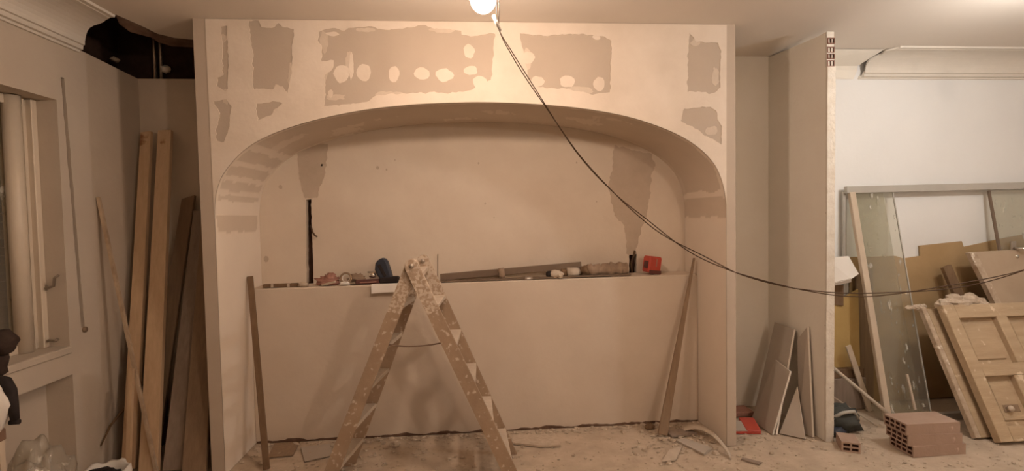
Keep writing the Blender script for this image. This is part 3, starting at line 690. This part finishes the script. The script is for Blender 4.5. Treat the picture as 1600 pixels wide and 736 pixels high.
MB().lathe(MBx+V(-.03, 0, .034), [(0, 0), (.033, 0), (.033, .075), (0, .075)], 18, (1, .1, 0)).build('can', 'step', t)
MB().lathe(MBx+V(.047, .008, .034), [(.028, 0), (.0345, 0), (.0345, .006), (.028, .006)], 18, (1, .1, 0)).build('rim', 'metal', t)
c = led(826, 3.375); t = thing('small_box', tuple(c), 'small grey box near the ledge edge below the long straightedge', 'box')
MB().hexa([c+V(-.028, -.016, 0), c+V(.025, -.018, 0), c+V(.028, .016, 0), c+V(-.025, .018, 0)], [c+V(-.028, -.016, .02), c+V(.025, -.018, .02), c+V(.028, .016, .02), c+V(-.025, .018, .02)]).build('case', 'wood_grey', t, bevel=.002)
MB().box(c.x-.012, c.x+.012, c.y-.020, c.y-.016, c.z+.004, c.z+.016).build('label_plate', 'paper', t)
# pale tool with black nose
c = led(862, 3.385); t = thing('heat_gun', tuple(c), 'pale hand tool with black nose lying at the ledge edge', 'tool')
MB().lathe(c+V(-.035, 0, .03), [(0, 0), (.016, 0), (.022, .01), (.022, .035), (.026, .04)], 14, (1, .1, .0)).build('nose', 'black', t)
MB().blob(c+V(.03, 0, .03), (.05, .03, .028), 21, .25, 2, 16, 10).build('body', 'step', t)
MB().beam(c+V(.045, -.01, .03), c+V(.06, -.045, .012), .026, .024, (1, 0, 0)).build('handle', 'framewood', t, bevel=.004)
c = led(880, 3.43); tag(MB().blob(c+V(0, 0, .028), (.035, .03, .032), 31, .35, 3, zmin=c.z).build('dark_cup', 'wood_dark', loc=tuple(c)), 'dark brown lump behind the pale hand tool', 'lump')
c = led(915, 3.44); tag(MB().blob(c+V(0, 0, .035), (.05, .035, .04), 9, .6, 4, 16, 10, zmin=c.z).build('dark_glove', 'wood_dark', loc=tuple(c)), 'dark crumpled glove against the rolled sacking', 'glove')
a, b_ = led(918, 3.43), led(978, 3.45)
b = MB(); n = 14; pts = [a+(b_-a)*(i/n)+V(0, 0, .042+.008*math.sin(i*2.2)) for i in range(n+1)]; rr = [.03+.014*abs(math.sin(i*1.25))+(.008 if i > 6 else 0) for i in range(n+1)]
b.tube(pts, rr, 14)
tag(b.build('rolled_sacking', 'sack', loc=tuple((a+b_)/2)), 'dirty rolled sacking on the ledge left of the red box', 'sacking')
c = led(1018, 3.44); t = thing('red_box', tuple(c), 'red plastic box tilted on the ledge near the right end', 'box')
rot = Matrix.Rotation(.14, 3, 'Y') @ Matrix.Rotation(.35, 3, 'Z')
def rb(x0, x1, y0, y1, z0, z1, o=c):
    q = [V(x, y, z) for z in (z0, z1) for x, y in ((x0, y0), (x1, y0), (x1, y1), (x0, y1))]; q = [rot @ p+o+V(0, 0, .012) for p in q]; return q[:4], q[4:]
lo, hi = rb(-.055, .055, -.035, .045, 0, .115); MB().hexa(lo, hi).build('shell', 'red', t, bevel=.01)
lo, hi = rb(-.05, .05, -.042, -.034, -.006, .02); MB().hexa(lo, hi).build('base_strip', 'maroon', t)
lo, hi = rb(-.06, -.053, -.02, .02, .03, .08); MB().hexa(lo, hi).build('latch', 'maroon', t)
lo, hi = rb(.0, .008, -.039, -.034, .045, .10); MB().hexa(lo, hi).build('seam', 'pinkish', t)
# thin wire standing against the back wall
b = MB(); b.tube([led(683, 3.50), P(684, 425, Y=3.53), P(684, 397, Y=3.545)], .0022, 6)
tag(b.build('wire', 'bar', loc=tuple(led(683, 3.5))), 'thin wire standing up against the niche wall beside the ladder top', 'wire')
# cable stub poking from left chase
b = MB(); b.tube([P(486, 352, Y=Yb+.02), P(488, 362, Y=Yb-.02), P(492, 368, Y=Yb-.035), P(496, 370, Y=Yb-.03)], .006, 6)
b.build('cable_stub', 'cable', wall_back)
b = MB(); b.tube([P(988, 430, Y=Yb+.02), P(986, 412, Y=Yb-.004), P(990, 400, Y=Yb-.002), P(992, 392, Y=Yb-.01)], .008, 6)
b.build('cable_stub', 'cable', wall_back)

# ================================================================ LEANING IN THE NICHE
def leaner(name, p0, p1, w, t, side, mat, label, cat, group=None, w1=None, bevel=.002):
    p0, p1 = Vector(p0), Vector(p1)
    return tag(MB().beam(p0, p1, w, t, side, w1).build(name, mat, loc=tuple(p0), bevel=bevel), label, cat, group)
leaner('metal_profile', V(-1.235, 2.985, .006), V(-1.43, 3.32, 1.11), .036, .014, (1, .15, 0), 'wood_dark', 'thin dark slat leaning in the left corner of the niche', 'slat')
leaner('timber_plank', V(1.215, 3.14, .012), V(1.525, 3.335, 1.15), .062, .02, (1, -.1, 0), 'wood_mid', 'brown tapering plank leaning in the right corner of the niche', 'plank', w1=.012)

# ================================================================ LEFT ALCOVE: PLANKS AND STICK
def tall(px_top, px_bot, Yt, Yb_, th, mat, label, zt=None):
    """board whose two edges pass through the given photo points, leaning on the back wall"""
    tl, tr = P(*px_top[0], Y=Yt), P(*px_top[1], Y=Yt); z = (tl.z+tr.z)/2
    bl = P(px_bot[0], 736, Y=Yb_); br_ = P(px_bot[1], 736, Y=Yb_)
    kl = tl.z/(tl.z-bl.z); kr = tr.z/(tr.z-br_.z)
    fl = tl+(bl-tl)*kl; fr = tr+(br_-tr)*kr; fl.z = fr.z = .006; fr.y = fl.y
    off = V(0, -th, th*.2)
    b = MB(); b.hexa([fl, fr, fr+off, fl+off], [tl, tr, tr+off, tl+off])
    return tag(b.build('timber_plank', mat, loc=tuple((fl+fr)/2), bevel=.002), label, 'plank', 'planks in the left alcove')
tall(((224, 209), (240, 207)), (194, 216), 3.52, 3.10, .03, 'wood_pale', 'left one of two tall pale pine planks in the left alcove')
tall(((251, 206), (271, 205)), (221, 251), 3.50, 3.05, .03, 'wood_pale', 'right one of two tall pale pine planks in the left alcove')
tall(((287, 312), (307, 306)), (218, 246), 3.53, 3.22, .025, 'wood_mid', 'slanting brown plank behind the pale pine planks in the alcove')
tall(((305, 330), (345, 330)), (257, 300), 3.49, 3.05, .022, 'wood_grey', 'wide grey plank leaning beside the left edge of arch wall')
tall(((320, 300), (342, 300)), (287, 325), 3.45, 3.00, .02, 'wood_mid', 'narrow brown board in front of the wide grey plank')
leaner('thin_stick', V(-1.868, 3.02, .006), V(-2.19, 3.13, 1.622), .017, .017, (1, 0, 0), 'stick', 'thin speckled stick leaning across the pale planks onto left wall', 'stick', bevel=0)
leaner('pine_batten', V(-2.005, 2.985, .006), V(-1.99, 3.035, .62), .022, .02, (1, 0, 0), 'wood_pale', 'short pale batten leaning low on the planks, crossing the thin stick', 'batten', bevel=0)
# dark objects behind planks, brown curved tube on the wall
b = MB(); b.blob(V(-2.09, 3.42, .33), (.055, .05, .22), 4, .5, 3, 14, 12); b.blob(V(-2.1, 3.43, .1), (.07, .05, .13), 5, .4, 3, 14, 10, zmin=0)
tag(b.build('hanging_cloth', 'maroon', loc=(-2.09, 3.42, 0)), 'dark red crumpled cloth in the corner behind the pale planks', 'cloth')
b = MB(); b.tube([V(-2.10, 3.34, .48), V(-2.14, 3.31, .40), V(-2.16, 3.22, .33), V(-2.18, 3.12, .26), V(-2.19, 3.05, .17)], [.008, .009, .008, .006, .004], 8)
tag(b.build('curved_tube', 'wood_dark', loc=(-2.15, 3.2, .3)), 'brown curved tube on the left wall beside the pale planks', 'cable')
for k, (x, y, z, s) in enumerate([(-1.80, 3.44, .0, .09), (-1.66, 3.44, 0, .08)]):
    tag(MB().blob(V(x, y, z+.3), (s*.6, .05, .32), 40+k, .4, 3, 12, 12, zmin=0).build('dark_sack', 'wood_dark', loc=(x, y, 0)), ['dark slumped sack between pale planks and grey plank', 'dark slumped sack behind the wide grey plank'][k], 'sack')

# ================================================================ BOTTOM LEFT
# clear rubbish bag
t = thing('rubbish_bag', (-1.775, 2.15, 0), 'clear plastic rubbish bag with red and dark waste, bottom left', 'bag')
c = V(-1.775, 2.15, .27)
MB().blob(c, (.115, .12, .30), 2, .32, 2.6, 34, 24, zmin=.002).build('bag_film', 'plastic', t)
MB().blob(c+V(-.01, .01, -.05), (.075, .08, .21), 12, .3, 3, 16, 12, zmin=.01).build('waste', 'pinkish', t)
MB().blob(c+V(-.03, -.05, .10), (.045, .035, .075), 14, .5, 3, 14, 10).build('waste', 'wood_dark', t)
MB().blob(c+V(.04, -.055, .0), (.04, .035, .10), 17, .4, 3, 14, 10).build('waste', 'red', t)
MB().blob(c+V(.02, -.045, .19), (.045, .03, .03), 18, .6, 4, 14, 10).build('waste', 'paper', t)
# bucket with torn white liner
c = V(-1.945, 2.72, 0); t = thing('bucket', tuple(c), 'bucket with crumpled white liner at the foot of the pale planks', 'bucket')
MB().lathe(c, [(0, .0), (.085, 0), (.105, .16), (.099, .16), (.082, .012), (0, .012)], 24).build('pail', 'wood_dark', t)
vs = []; n = 36
for k in range(n):
    a = 2*math.pi*k/n; j = noise.noise(V(math.cos(a)*2, math.sin(a)*2, 3)); j2 = noise.noise(V(math.cos(a)*5, math.sin(a)*5, 8))
    for rr, zz in ((.086, .11), (.100, .175+.02*j), (.112+.012*j2, .182+.03*j), (.116+.012*j2, .135+.02*j2)): vs.append(c+V(rr*math.cos(a), rr*math.sin(a), zz))
fs = [(k*4+j, ((k+1) % n)*4+j, ((k+1) % n)*4+j+1, k*4+j+1) for k in range(n) for j in range(3)]
MB().add(vs, fs, 0, True).build('liner', 'paper', t)
MB().blob(c+V(.0, -.01, .135), (.088, .08, .05), 9, .35, 3, 18, 10, zmin=.013).build('contents', 'black', t)
# stool at the left edge with a white bag and a dark coat on it
t = thing('work_stool', (-1.93, 1.92, 0), 'small dark wooden stool at the left edge below the window', 'stool')
sx = P(11, 680, Y=2.03).x
zs_ = P(11, 668, Y=2.03).z
MB().box(sx-.24, sx, 1.80, 2.03, zs_-.045, zs_).build('seat', 'terra', t, bevel=.004)
for (x, y) in ((sx-.016, 2.014), (sx-.016, 1.82), (sx-.22, 2.014), (sx-.22, 1.82)): MB().box(x-.011, x+.011, y-.011, y+.011, 0, zs_-.045).build('leg', 'framewood', t)
bc = P(-31, 628, Y=1.95)
t = thing('white_bag', (bc.x, bc.y, zs_), 'white cloth bag with black strap on the stool at left edge', 'bag')
MB().blob(V(bc.x, bc.y, zs_+.115), (.10, .07, .12), 8, .2, 1.6, 22, 14, zmin=zs_+.001).build('bag_body', 'paper', t)
MB().tube([P(-6, 592, Y=1.97), P(8, 596, Y=1.965), P(16, 610, Y=1.96), P(19, 632, Y=1.96), P(24, 656, Y=1.96)], [.016, .020, .020, .019, .013], 10).build('strap', 'black', t)
MB().tube([P(16, 660, Y=1.96), P(30, 659, Y=1.96)], .010, 8).build('buckle', 'black', t)
cc = P(4, 535, Y=2.3)
tag(MB().blob(cc, (.05, .05, .055), 13, .2, 2.2, 18, 14).blob(cc+V(-.05, 0, -.09), (.06, .05, .08), 23, .3, 2.2, 16, 12).tube([cc+V(-.05, 0, .03), V(XW+.004, 2.3, cc.z+.16)], .01, 8).build('dark_coat', 'coat', loc=tuple(cc)), 'dark brown cloth hanging before the shutter at the left edge', 'cloth')

# ================================================================ RIGHT ALCOVE
def board_between(name, pts, th, mats, label, cat, normal):
    b = MB(); q = [Vector(p) for p in pts]; n = len(q); nn = Vector(normal).normalized()*th
    b.add(q+[p+nn for p in q], [tuple(range(n))[::-1], tuple(range(n, 2*n))], 0)
    b.add(q+[p+nn for p in q], [(i, (i+1) % n, n+(i+1) % n, n+i) for i in range(n)], 1)
    return tag(b.build(name, mats, loc=tuple(q[0])), label, cat, 'plasterboard offcuts on the wing wall' if cat == 'offcut' else None)
board_between('plasterboard_offcut', [V(1.95, 3.32, .004), V(1.955, 3.06, .004), V(2.172, 3.20, .655), V(2.172, 3.415, .66)], .013, ['greyboard', 'boardcore'], 'large grey plasterboard offcut leaning on the wing wall in right alcove', 'offcut', (-.9, 0, .3))
q_ = P(1237, 581, X=2.062); board_between('plasterboard_offcut', [V(1.925, 3.30, .004), V(1.93, 3.06, .004), V(2.062, q_.y, q_.z), V(2.062, q_.y+.16, q_.z+.03)], .012, ['greyboard', 'boardcore'], 'lower plasterboard offcut leaning on the front of the large offcut', 'offcut', (-.9, 0, .3))
board_between('plasterboard_offcut', [V(2.135, 3.09, .004), V(2.165, 3.0, .004), V(2.188, 3.085, .70), V(2.178, 3.17, .60)], .013, ['greyboard', 'boardcore'], 'narrow upright plasterboard strip behind the large offcut', 'offcut', (-1, 0, .1))
board_between('plasterboard_offcut', [V(1.985, 3.08, .003), V(2.095, 2.985, .003), V(2.12, 3.10, .30)], .012, ['greyboard', 'boardcore'], 'small triangular plasterboard offcut at the foot of wing wall', 'offcut', (-.6, -.5, .3))
t = thing('dustpan', (1.80, 3.2, 0), 'red and grey dustpan lying on the floor in right alcove', 'dustpan')
b = MB(); b.hexa([V(1.78, 3.12, .002), V(1.87, 3.10, .002), V(1.90, 3.24, .002), V(1.80, 3.26, .002)], [V(1.78, 3.12, .02), V(1.87, 3.10, .018), V(1.90, 3.24, .05), V(1.80, 3.26, .05)]); b.build('pan', 'red', t, bevel=.004)
MB().beam(V(1.70, 3.115, .01), V(1.86, 3.095, .008), .012, .012, (0, 1, 0)).build('lip', 'red', t)
MB().hexa([V(1.68, 3.13, .002), V(1.785, 3.118, .002), V(1.80, 3.22, .002), V(1.69, 3.24, .002)], [V(1.68, 3.13, .014), V(1.785, 3.118, .016), V(1.80, 3.22, .04), V(1.69, 3.24, .04)]).build('tray', 'greyboard', t)
t = MB().box(1.64, 1.98, 3.37, 3.50, 0, .035).build('low_slab', 'pinkish', loc=(1.8, 3.43, 0), bevel=.006)
tag(t, 'reddish flat slab lying at the back of the right alcove', 'slab')

# ================================================================ RIGHT ROOM
# boards against the wall
def wallboard(name, uv, Yt, mat, label, Yfoot, th=.012, zf=.003):
    pts = [P(u, v, Y=Yt) for u, v in uv]          # upper outline left to right
    l, r = pts[0], pts[-1]
    foot = [V(r.x, Yfoot, zf), V(l.x, Yfoot, zf)]
    return tag(MB().prism(pts+foot, V(0, th, 0)).build(name, mat, loc=(l.x, Yfoot, 0)), label, 'board')
wallboard('fibre_board', [(1328, 402), (1400, 400), (1412, 404), (1438, 400), (1437, 384), (1503, 377), (1506, 386), (1575, 371), (1680, 352)], 3.536, 'card', 'wide ochre fibre board leaning on the white wall behind everything', 3.515)
wallboard('yellow_board', [(1288, 470), (1316, 466), (1341, 452)], 3.465, 'card_yel', 'yellowish board leaning beside the wing wall', 3.44, .012, .302)
tag(MB().box(2.50, 2.84, 3.40, 3.47, .235, .30).build('timber_beam', 'wood_dark', loc=(2.68, 3.43, .235), bevel=.003), 'dark timber beam under the yellowish board', 'beam')
tag(MB().box(2.48, 2.85, 3.395, 3.475, 0, .233).build('grey_block', 'wood_grey', loc=(2.68, 3.43, 0), bevel=.004), 'grey block on the floor carrying the dark timber beam', 'block')
wallboard('brown_board', [(1338, 425), (1364, 420)], 3.495, 'wood_mid', 'dark brown board between the yellowish board and the glazed frame', 3.478)
board_between('dark_timber', [P(1302, 446, Y=3.45), P(1318, 446, Y=3.45), P(1318, 478, Y=3.45), P(1302, 476, Y=3.45)], .03, ['wood_dark', 'wood_dark'], 'dark timber block wedged behind the wing wall above yellowish board', 'block', (0, 1, 0))
# white box or folded sheet
t = thing('polystyrene_sheet', tuple(P(1318, 440, Y=3.40)), 'white folded sheet perched on boards behind the wing wall', 'sheet')
q = [P(1290, 403, Y=3.42), P(1326, 400, Y=3.46), P(1342, 428, Y=3.38), P(1330, 436, Y=3.37), P(1290, 446, Y=3.36)]
MB().prism(q, V(0, .02, -.004)).build('sheet', 'paper', t)
q = [P(1290, 444, Y=3.36), P(1330, 435, Y=3.37), P(1330, 441, Y=3.375), P(1290, 449, Y=3.365)]
MB().prism(q, V(0, .03, 0)).build('flap', 'greyboard', t)
# glazed frame
TY, BY = 3.50, 3.16
def fr(x, z): k = 1-z/1.635; return V(x, TY+(BY-TY)*k, z)
frame = thing('glazed_screen', (3.5, BY, 0), 'large grey framed screen with splashed glass panes leaning on the white wall', 'screen')
b = MB(); b.beam(fr(2.757, 1.61), V(4.6, TY, 1.625), .052, .035, (0, 0, 1)); b.build('top_rail', 'alu', frame, bevel=.003)
MB().beam(fr(2.80, 1.59)+V(0, -.002, 0), fr(2.815, .02), .045, .03, (1, 0, 0)).build('stile', 'framewood', frame, bevel=.003)
MB().beam(V(2.765, 3.52, 1.60), V(2.77, 3.50, .05), .025, .02, (1, 0, 0)).build('stile', 'alu', frame, bevel=.002)
MB().beam(fr(2.80, .02), V(4.6, BY, .02), .05, .035, (0, 0, 1)).build('bottom_rail', 'alu', frame)
def pane(x0t, x1t, x0b, x1b, off):
    q = [fr(x0b, .04), fr(x1b, .04), fr(x1t, 1.588), fr(x0t, 1.588)]
    return MB().prism([p+V(0, off, 0) for p in q], V(0, .005, 0)).build('pane', 'glass', frame)
pane(2.825, 3.12, 2.84, 3.13, -.004); pane(2.825, 3.06, 2.84, 3.08, .012); pane(3.90, 4.58, 3.86, 4.58, -.004)
MB().beam(fr(3.125, 1.588)+V(0, -.003, 0), fr(3.135, .04)+V(0, -.003, 0), .008, .007, (1, 0, 0)).build('pane_edge', 'alu', frame)
MB().beam(fr(3.90, 1.588)+V(0, -.003, 0), fr(3.87, .04)+V(0, -.003, 0), .018, .012, (1, 0, 0)).build('pane_edge', 'bar', frame)
leaner('pale_batten', P(1430, 640, Y=3.12), P(1417, 585, Y=3.15), .014, .01, (1, 0, 0), 'step', 'short pale batten against the glass behind the brick stack', 'batten', bevel=0)
leaner('wooden_slat', V(2.84, 3.345, .005), P(1325, 540, Y=3.375), .04, .012, (1, 0, 0), 'framewood', 'leaning wooden slat before the yellowish board, beside wing wall', 'slat')
# poles
pa_, pb_ = V(2.98, 3.06, .10), P(1296, 570, Y=3.40)
pb_ = P(1296, 570, Y=3.35); pa_ = P(1392, 650, Y=3.05)
tag(MB().tube([pa_, pb_], .0125, 10).build('broom_pole', 'step', loc=tuple(pa_)), 'pale pole slanting from behind wing wall down to the bricks', 'pole')
pa_ = P(1372, 668, Y=3.09); pb_ = P(1290, 612, Y=3.35); pa_.z = max(pa_.z, .006)
tag(MB().tube([pa_, pb_], .005, 8).build('thin_rod', 'framewood', loc=tuple(pa_)), 'thin rod slanting below the pale pole', 'rod')
# dark bag
c = V(2.40, 3.10, 0); t = thing('tool_bag', tuple(c), 'dark green crumpled tool bag behind the single brick', 'bag')
MB().blob(c+V(0, 0, .075), (.135, .10, .085), 6, .5, 3, 22, 14, zmin=.002).build('bag_body', 'greentool', t)
MB().tube([c+V(-.09, -.06, .10), c+V(-.03, -.09, .15), c+V(.05, -.08, .15), c+V(.10, -.05, .09)], .012, 8).build('handle', 'alu', t)
MB().blob(c+V(-.07, -.09, .03), (.06, .04, .03), 16, .4, 3, 14, 8, zmin=.002).build('pocket', 'navy', t)
# bricks
bm_ = mesh_from(hollow(.335, .165, .064, 4, 2, .010, .07), 'hollow_brick', ['brick', 'brick_hole_shade'])
stack = [((2.722, 2.772), .0, .02, 'bottom', 0), ((2.70, 2.776), .0645, -.01, 'middle', 0), ((2.69, 2.78), .129, .0, 'top', 0)]
for (x, y), z, a, nm, _ in stack:
    o = bpy.data.objects.new('hollow_brick', bm_); COL.objects.link(o); o.location = (x, y, z); o.rotation_euler = (0, 0, a-.015)
    tag(o, {'bottom': 'reddish hollow brick at the bottom of the stack before the panelled door', 'middle': 'reddish hollow brick in the middle of the stack before the panelled door', 'top': 'reddish hollow brick on top of the stack before the panelled door'}[nm], 'brick', 'bricks stacked on the floor')
sm = mesh_from(hollow(.14, .098, .062, 2, 2, .010, .05), 'half_brick', ['brick', 'brick_hole_shade'])
o = bpy.data.objects.new('half_brick', sm); COL.objects.link(o); o.location = (2.275, 2.85, 0); o.rotation_euler = (0, 0, math.pi/2-.45)
tag(o, 'single short hollow brick on the floor by the wing wall end', 'brick')

# old doors lying on their long edge, leaning back
def leaning_door(name, x0, x1, yb, yt, ht, th, label, panels=True, edge='doorwood', mat='doorwood', extra=None):
    t = thing(name, (x0, yb, 0), label, 'door'); L = math.hypot(yt-yb, ht)
    d = V(0, (yt-yb)/L, ht/L); nn = V(0, -d.z, d.y)                     # outward normal, towards viewer
    def q(u, w_, n): return V(x0+u, yb, 0)+d*w_+nn*n
    def slab(b, u0, u1, w0, w1, n0, n1, mi=0): b.hexa([q(u0, w0, n0), q(u1, w0, n0), q(u1, w1, n0), q(u0, w1, n0)], [q(u0, w0, n1), q(u1, w0, n1), q(u1, w1, n1), q(u0, w1, n1)], mi)
    Wd = x1-x0
    return t, slab, q, Wd, L
t, slab, q, Wd, L = leaning_door('panelled_door', 3.195, 4.75, 2.80, 3.20, .775, .04, 'stripped wooden panelled door leaning on its long edge at lower right')
def part(nm, boxes, mat, bev=.004):
    b = MB()
    for bx in boxes: slab(b, *bx)
    return b.build(nm, mat, t, bevel=bev)
part('core', [(.02, Wd, .02, L-.02, .002, .012)], 'doorwood', 0)
part('stile', [(0, .085, 0, L, 0, .053)], 'doorwood')
part('stile', [(.36, .44, .47, L-.09, .004, .050)], 'doorwood'); part('stile', [(.29, .37, .09, .39, .004, .050)], 'doorwood'); part('stile', [(.86, .94, .09, L-.09, .004, .050)], 'doorwood')
part('rail', [(.085, Wd, L-.095, L, 0, .051)], 'doorwood'); part('rail', [(.085, Wd, .39, .47, 0, .051)], 'doorwood'); part('rail', [(.085, Wd, 0, .09, 0, .051)], 'doorwood')
for (u0, u1, w0, w1) in [(.115, .33, .50, L-.125), (.47, .83, .50, L-.125), (.115, .265, .12, .36), (.40, .83, .12, .36), (.97, 1.5, .50, L-.125), (.97, 1.5, .12, .36)]:
    part('panel', [(u0, u1, w0, w1, .010, .022)], 'doorwood', .006)
lp_ = part('lock_plate', [(.14, .25, .17, .215, .022, .026)], 'wood_mid', .002)
b = MB(); b.lathe(q(.165, .19, .026), [(0, 0), (.014, 0), (.012, .012), (.018, .02), (.018, .028), (0, .034)], 14, q(0, 0, 1)-q(0, 0, 0)); b.build('knob', 'step', lp_)
# crumbling filler along the top edge
b = MB()
for i in range(26):
    u = .02+.36*random.random(); s = .012+.03*random.random(); h_ = max(0, .05*math.sin(min(1, u/.38)*math.pi))
    b.blob(q(u, L+.004+h_*random.random(), .012+.02*random.random()), (s*1.5, s, s), i+50, .6, 3, 8, 6, smooth=False)
ob = b.build('plaster_crust', 'rubble', t); ob['kind'] = 'stuff'
# second door behind
t, slab, q, Wd, L = leaning_door('old_door', 3.125, 4.7, 2.872, 3.262, .745, .04, 'splashed old door leaning behind the stripped panelled door')
part('leaf', [(.035, Wd, .0, L, -.005, .03)], 'doorwood'); part('edge_strip', [(0, .035, 0, L+.01, -.005, .034)], 'dooredge')
b = MB()
for i in range(8):
    b.blob(q(-.07+.11*random.random(), L+.01+.02*random.random(), .01), (.03, .016, .014), i+90, .6, 3, 8, 6, smooth=False)
ob = b.build('plaster_crust', 'rubble', t); ob['kind'] = 'stuff'
# third door further back with a lever handle
t = thing('flush_door', (3.58, 3.12, 0), 'tall dusty door with shiny lever handle behind the stripped panelled door', 'door')
def lean3(x, z, o=0): return V(x, 3.12+(3.365-3.12)*z/1.15-o, z)
lx = lambda z: 3.82-.26*(z/1.13)
b = MB(); q4 = [lean3(4.02, .02), lean3(4.75, .02), lean3(4.75, 1.16), lean3(3.66, 1.135)]
b.prism(q4, V(0, .03, 0)); b.build('leaf', 'dustydoor', t)
b = MB(); b.prism([lean3(3.985, .02, .004), lean3(4.03, .02, .004), lean3(3.665, 1.135, .004), lean3(3.615, 1.13, .004)], V(0, .038, 0)); b.build('edge_strip', 'dooredge', t)
c = P(1588, 388, Y=3.36); b = MB(); b.box(c.x-.02, c.x+.02, c.y+.015, c.y+.03, c.z-.10, c.z+.05); hp_ = b.build('handle_plate', 'metal', t, bevel=.003)
MB().tube([c+V(0, .02, .0), c+V(0, -.04, .0), c+V(.03, -.05, .005), c+V(.11, -.05, .01)], .010, 10).build('lever', 'chrome', hp_)
MB().lathe(c+V(0, .01, -.06), [(0, 0), (.014, 0), (.014, .02), (0, .022)], 12, (0, -1, 0)).build('lock_cylinder', 'chrome', hp_)
leaner('shadow_strip', V(3.85, 3.30, .02), V(3.50, 3.43, 1.03), .07, .03, (1, 0, 0), 'wood_dark', 'dark strip standing for the shadow beside the tall dusty door', 'shade_piece')  # dark strip put where shadow falls left of the dusty door

# ================================================================ FLOOR SCRAPS
def scrap(uvs, th, mat, label, cat='scrap', lift=.003, name='board_scrap'):
    pts = [P(u, v, Z=lift) for u, v in uvs]
    pts = [V(p.x, min(p.y, 3.335), p.z) for p in pts]
    return tag(MB().prism(pts, V(0, 0, th)).build(name, mat, loc=tuple(pts[0])), label, cat, 'board scraps on the floor')
scrap([(800, 682), (868, 680), (876, 698), (845, 699), (800, 694)], .012, 'rubble', 'flat grey scrap lying right of the ladder foot')
scrap([(1056, 690), (1068, 687), (1112, 702), (1100, 712)], .012, 'greyboard', 'flat tilted scrap between niche plank and right partition')
scrap([(1046, 704), (1066, 698), (1056, 720), (1034, 722)], .006, 'step', 'pale square scrap on the floor before the right niche')
scrap([(1160, 716), (1190, 724), (1186, 727), (1158, 719)], .008, 'wood_grey', 'small thin dark scrap on the floor by the right partition')
scrap([(1040, 676), (1075, 672), (1090, 679), (1050, 684)], .012, 'wood_grey', 'dull scrap at the foot of the niche plank')
scrap([(432, 690), (470, 690), (458, 712), (418, 716)], .005, 'wood_mid', 'thin brown scrap beside the dark slat foot')
scrap([(470, 700), (515, 694), (520, 712), (476, 722)], .005, 'greyboard', 'thin pale scrap left of the ladder on the floor')
b = MB(); vs = []; n = 16
for i in range(n+1):
    k = i/n; p = P(1066+76*k, 673+10*k+34*k*k, Z=.0); wv = .035*(1-.4*k); h_ = .05*math.sin(k*math.pi)**.8+.004
    vs += [p+V(-.01, -wv, h_), p+V(.01, wv, h_+.012), p+V(.01, wv, h_+.016), p+V(-.01, -wv, h_+.004)]
fs = [(i*4+j, i*4+(j+1) % 4, i*4+4+(j+1) % 4, i*4+4+j) for i in range(n) for j in range(4)] + [(0, 1, 2, 3), (n*4, n*4+1, n*4+2, n*4+3)]
tag(b.add(vs, fs, 0, True).build('curled_strip', 'step', loc=tuple(P(1100, 690, Z=0))), 'pale curled strip arching over the floor by the right partition', 'strip')
c = P(618, 697, Z=0); tag(MB().blob(c+V(0, 0, .014), (.03, .024, .018), 77, .6, 3, 12, 8, zmin=0, smooth=False).build('plaster_lump', 'step', loc=tuple(c)), 'pale plaster lump on the floor under the ladder', 'lump')
c = P(1013, 668, Z=0); tag(MB().blob(c+V(0, -.02, .014), (.035, .02, .02), 78, .6, 3, 12, 8, zmin=0, smooth=False).build('plaster_lump', 'wood_dark', loc=tuple(c)), 'dark lump on the floor just left of the niche plank', 'lump')
# loose rubble, crumbs and dust heaps
b = MB()
def chip(x, y, s):
    if (1.53 < x < 1.65 and y > 2.93) or (2.17 < x < 2.27 and y > 2.9) or (2.48 < x < 2.95 and 2.66 < y < 2.9) or y > 3.32+.03*(x < 1.53): return
    a = random.random()*6.28; h_ = s*(.25+.5*random.random()); k = random.choice((4, 5, 5, 6)); top = []; bot = []
    for i in range(k):
        t_ = a+6.283*i/k; r = s*(.6+.7*random.random()); bot.append(V(x+r*math.cos(t_), y+r*.8*math.sin(t_), 0)); top.append(V(x+r*.7*math.cos(t_), y+r*.55*math.sin(t_), h_*(.6+.6*random.random())))
    b.add(bot+top, [tuple(range(k, 2*k))]+[(i, (i+1) % k, k+(i+1) % k, k+i) for i in range(k)])
for i in range(420):                                              # along the foot of the half wall
    x = random.uniform(-1.42, 1.52); chip(x, 3.345-abs(random.gauss(0, .045))-.012, .005+.016*random.random()**2)
for i in range(900): chip(random.uniform(-1.5, 3.2), random.uniform(2.3, 3.3), .003+.010*random.random()**3)
for i in range(260): chip(random.gauss(1.35, .22), min(3.32, random.gauss(3.05, .15)), .004+.018*random.random()**2)
for i in range(120): chip(random.uniform(1.65, 2.18), random.uniform(2.95, 3.5), .004+.012*random.random()**2)
for i in range(160): chip(random.gauss(-.5, .5), random.uniform(2.85, 3.3), .004+.014*random.random()**2)
for i in range(150): chip(random.uniform(2.3, 3.2), random.uniform(2.5, 3.1), .003+.010*random.random()**2)
rb_o = tag(b.build('floor_rubble', 'rubble'), 'plaster crumbs and chips scattered over the dusty floor', 'rubble', kind='stuff')
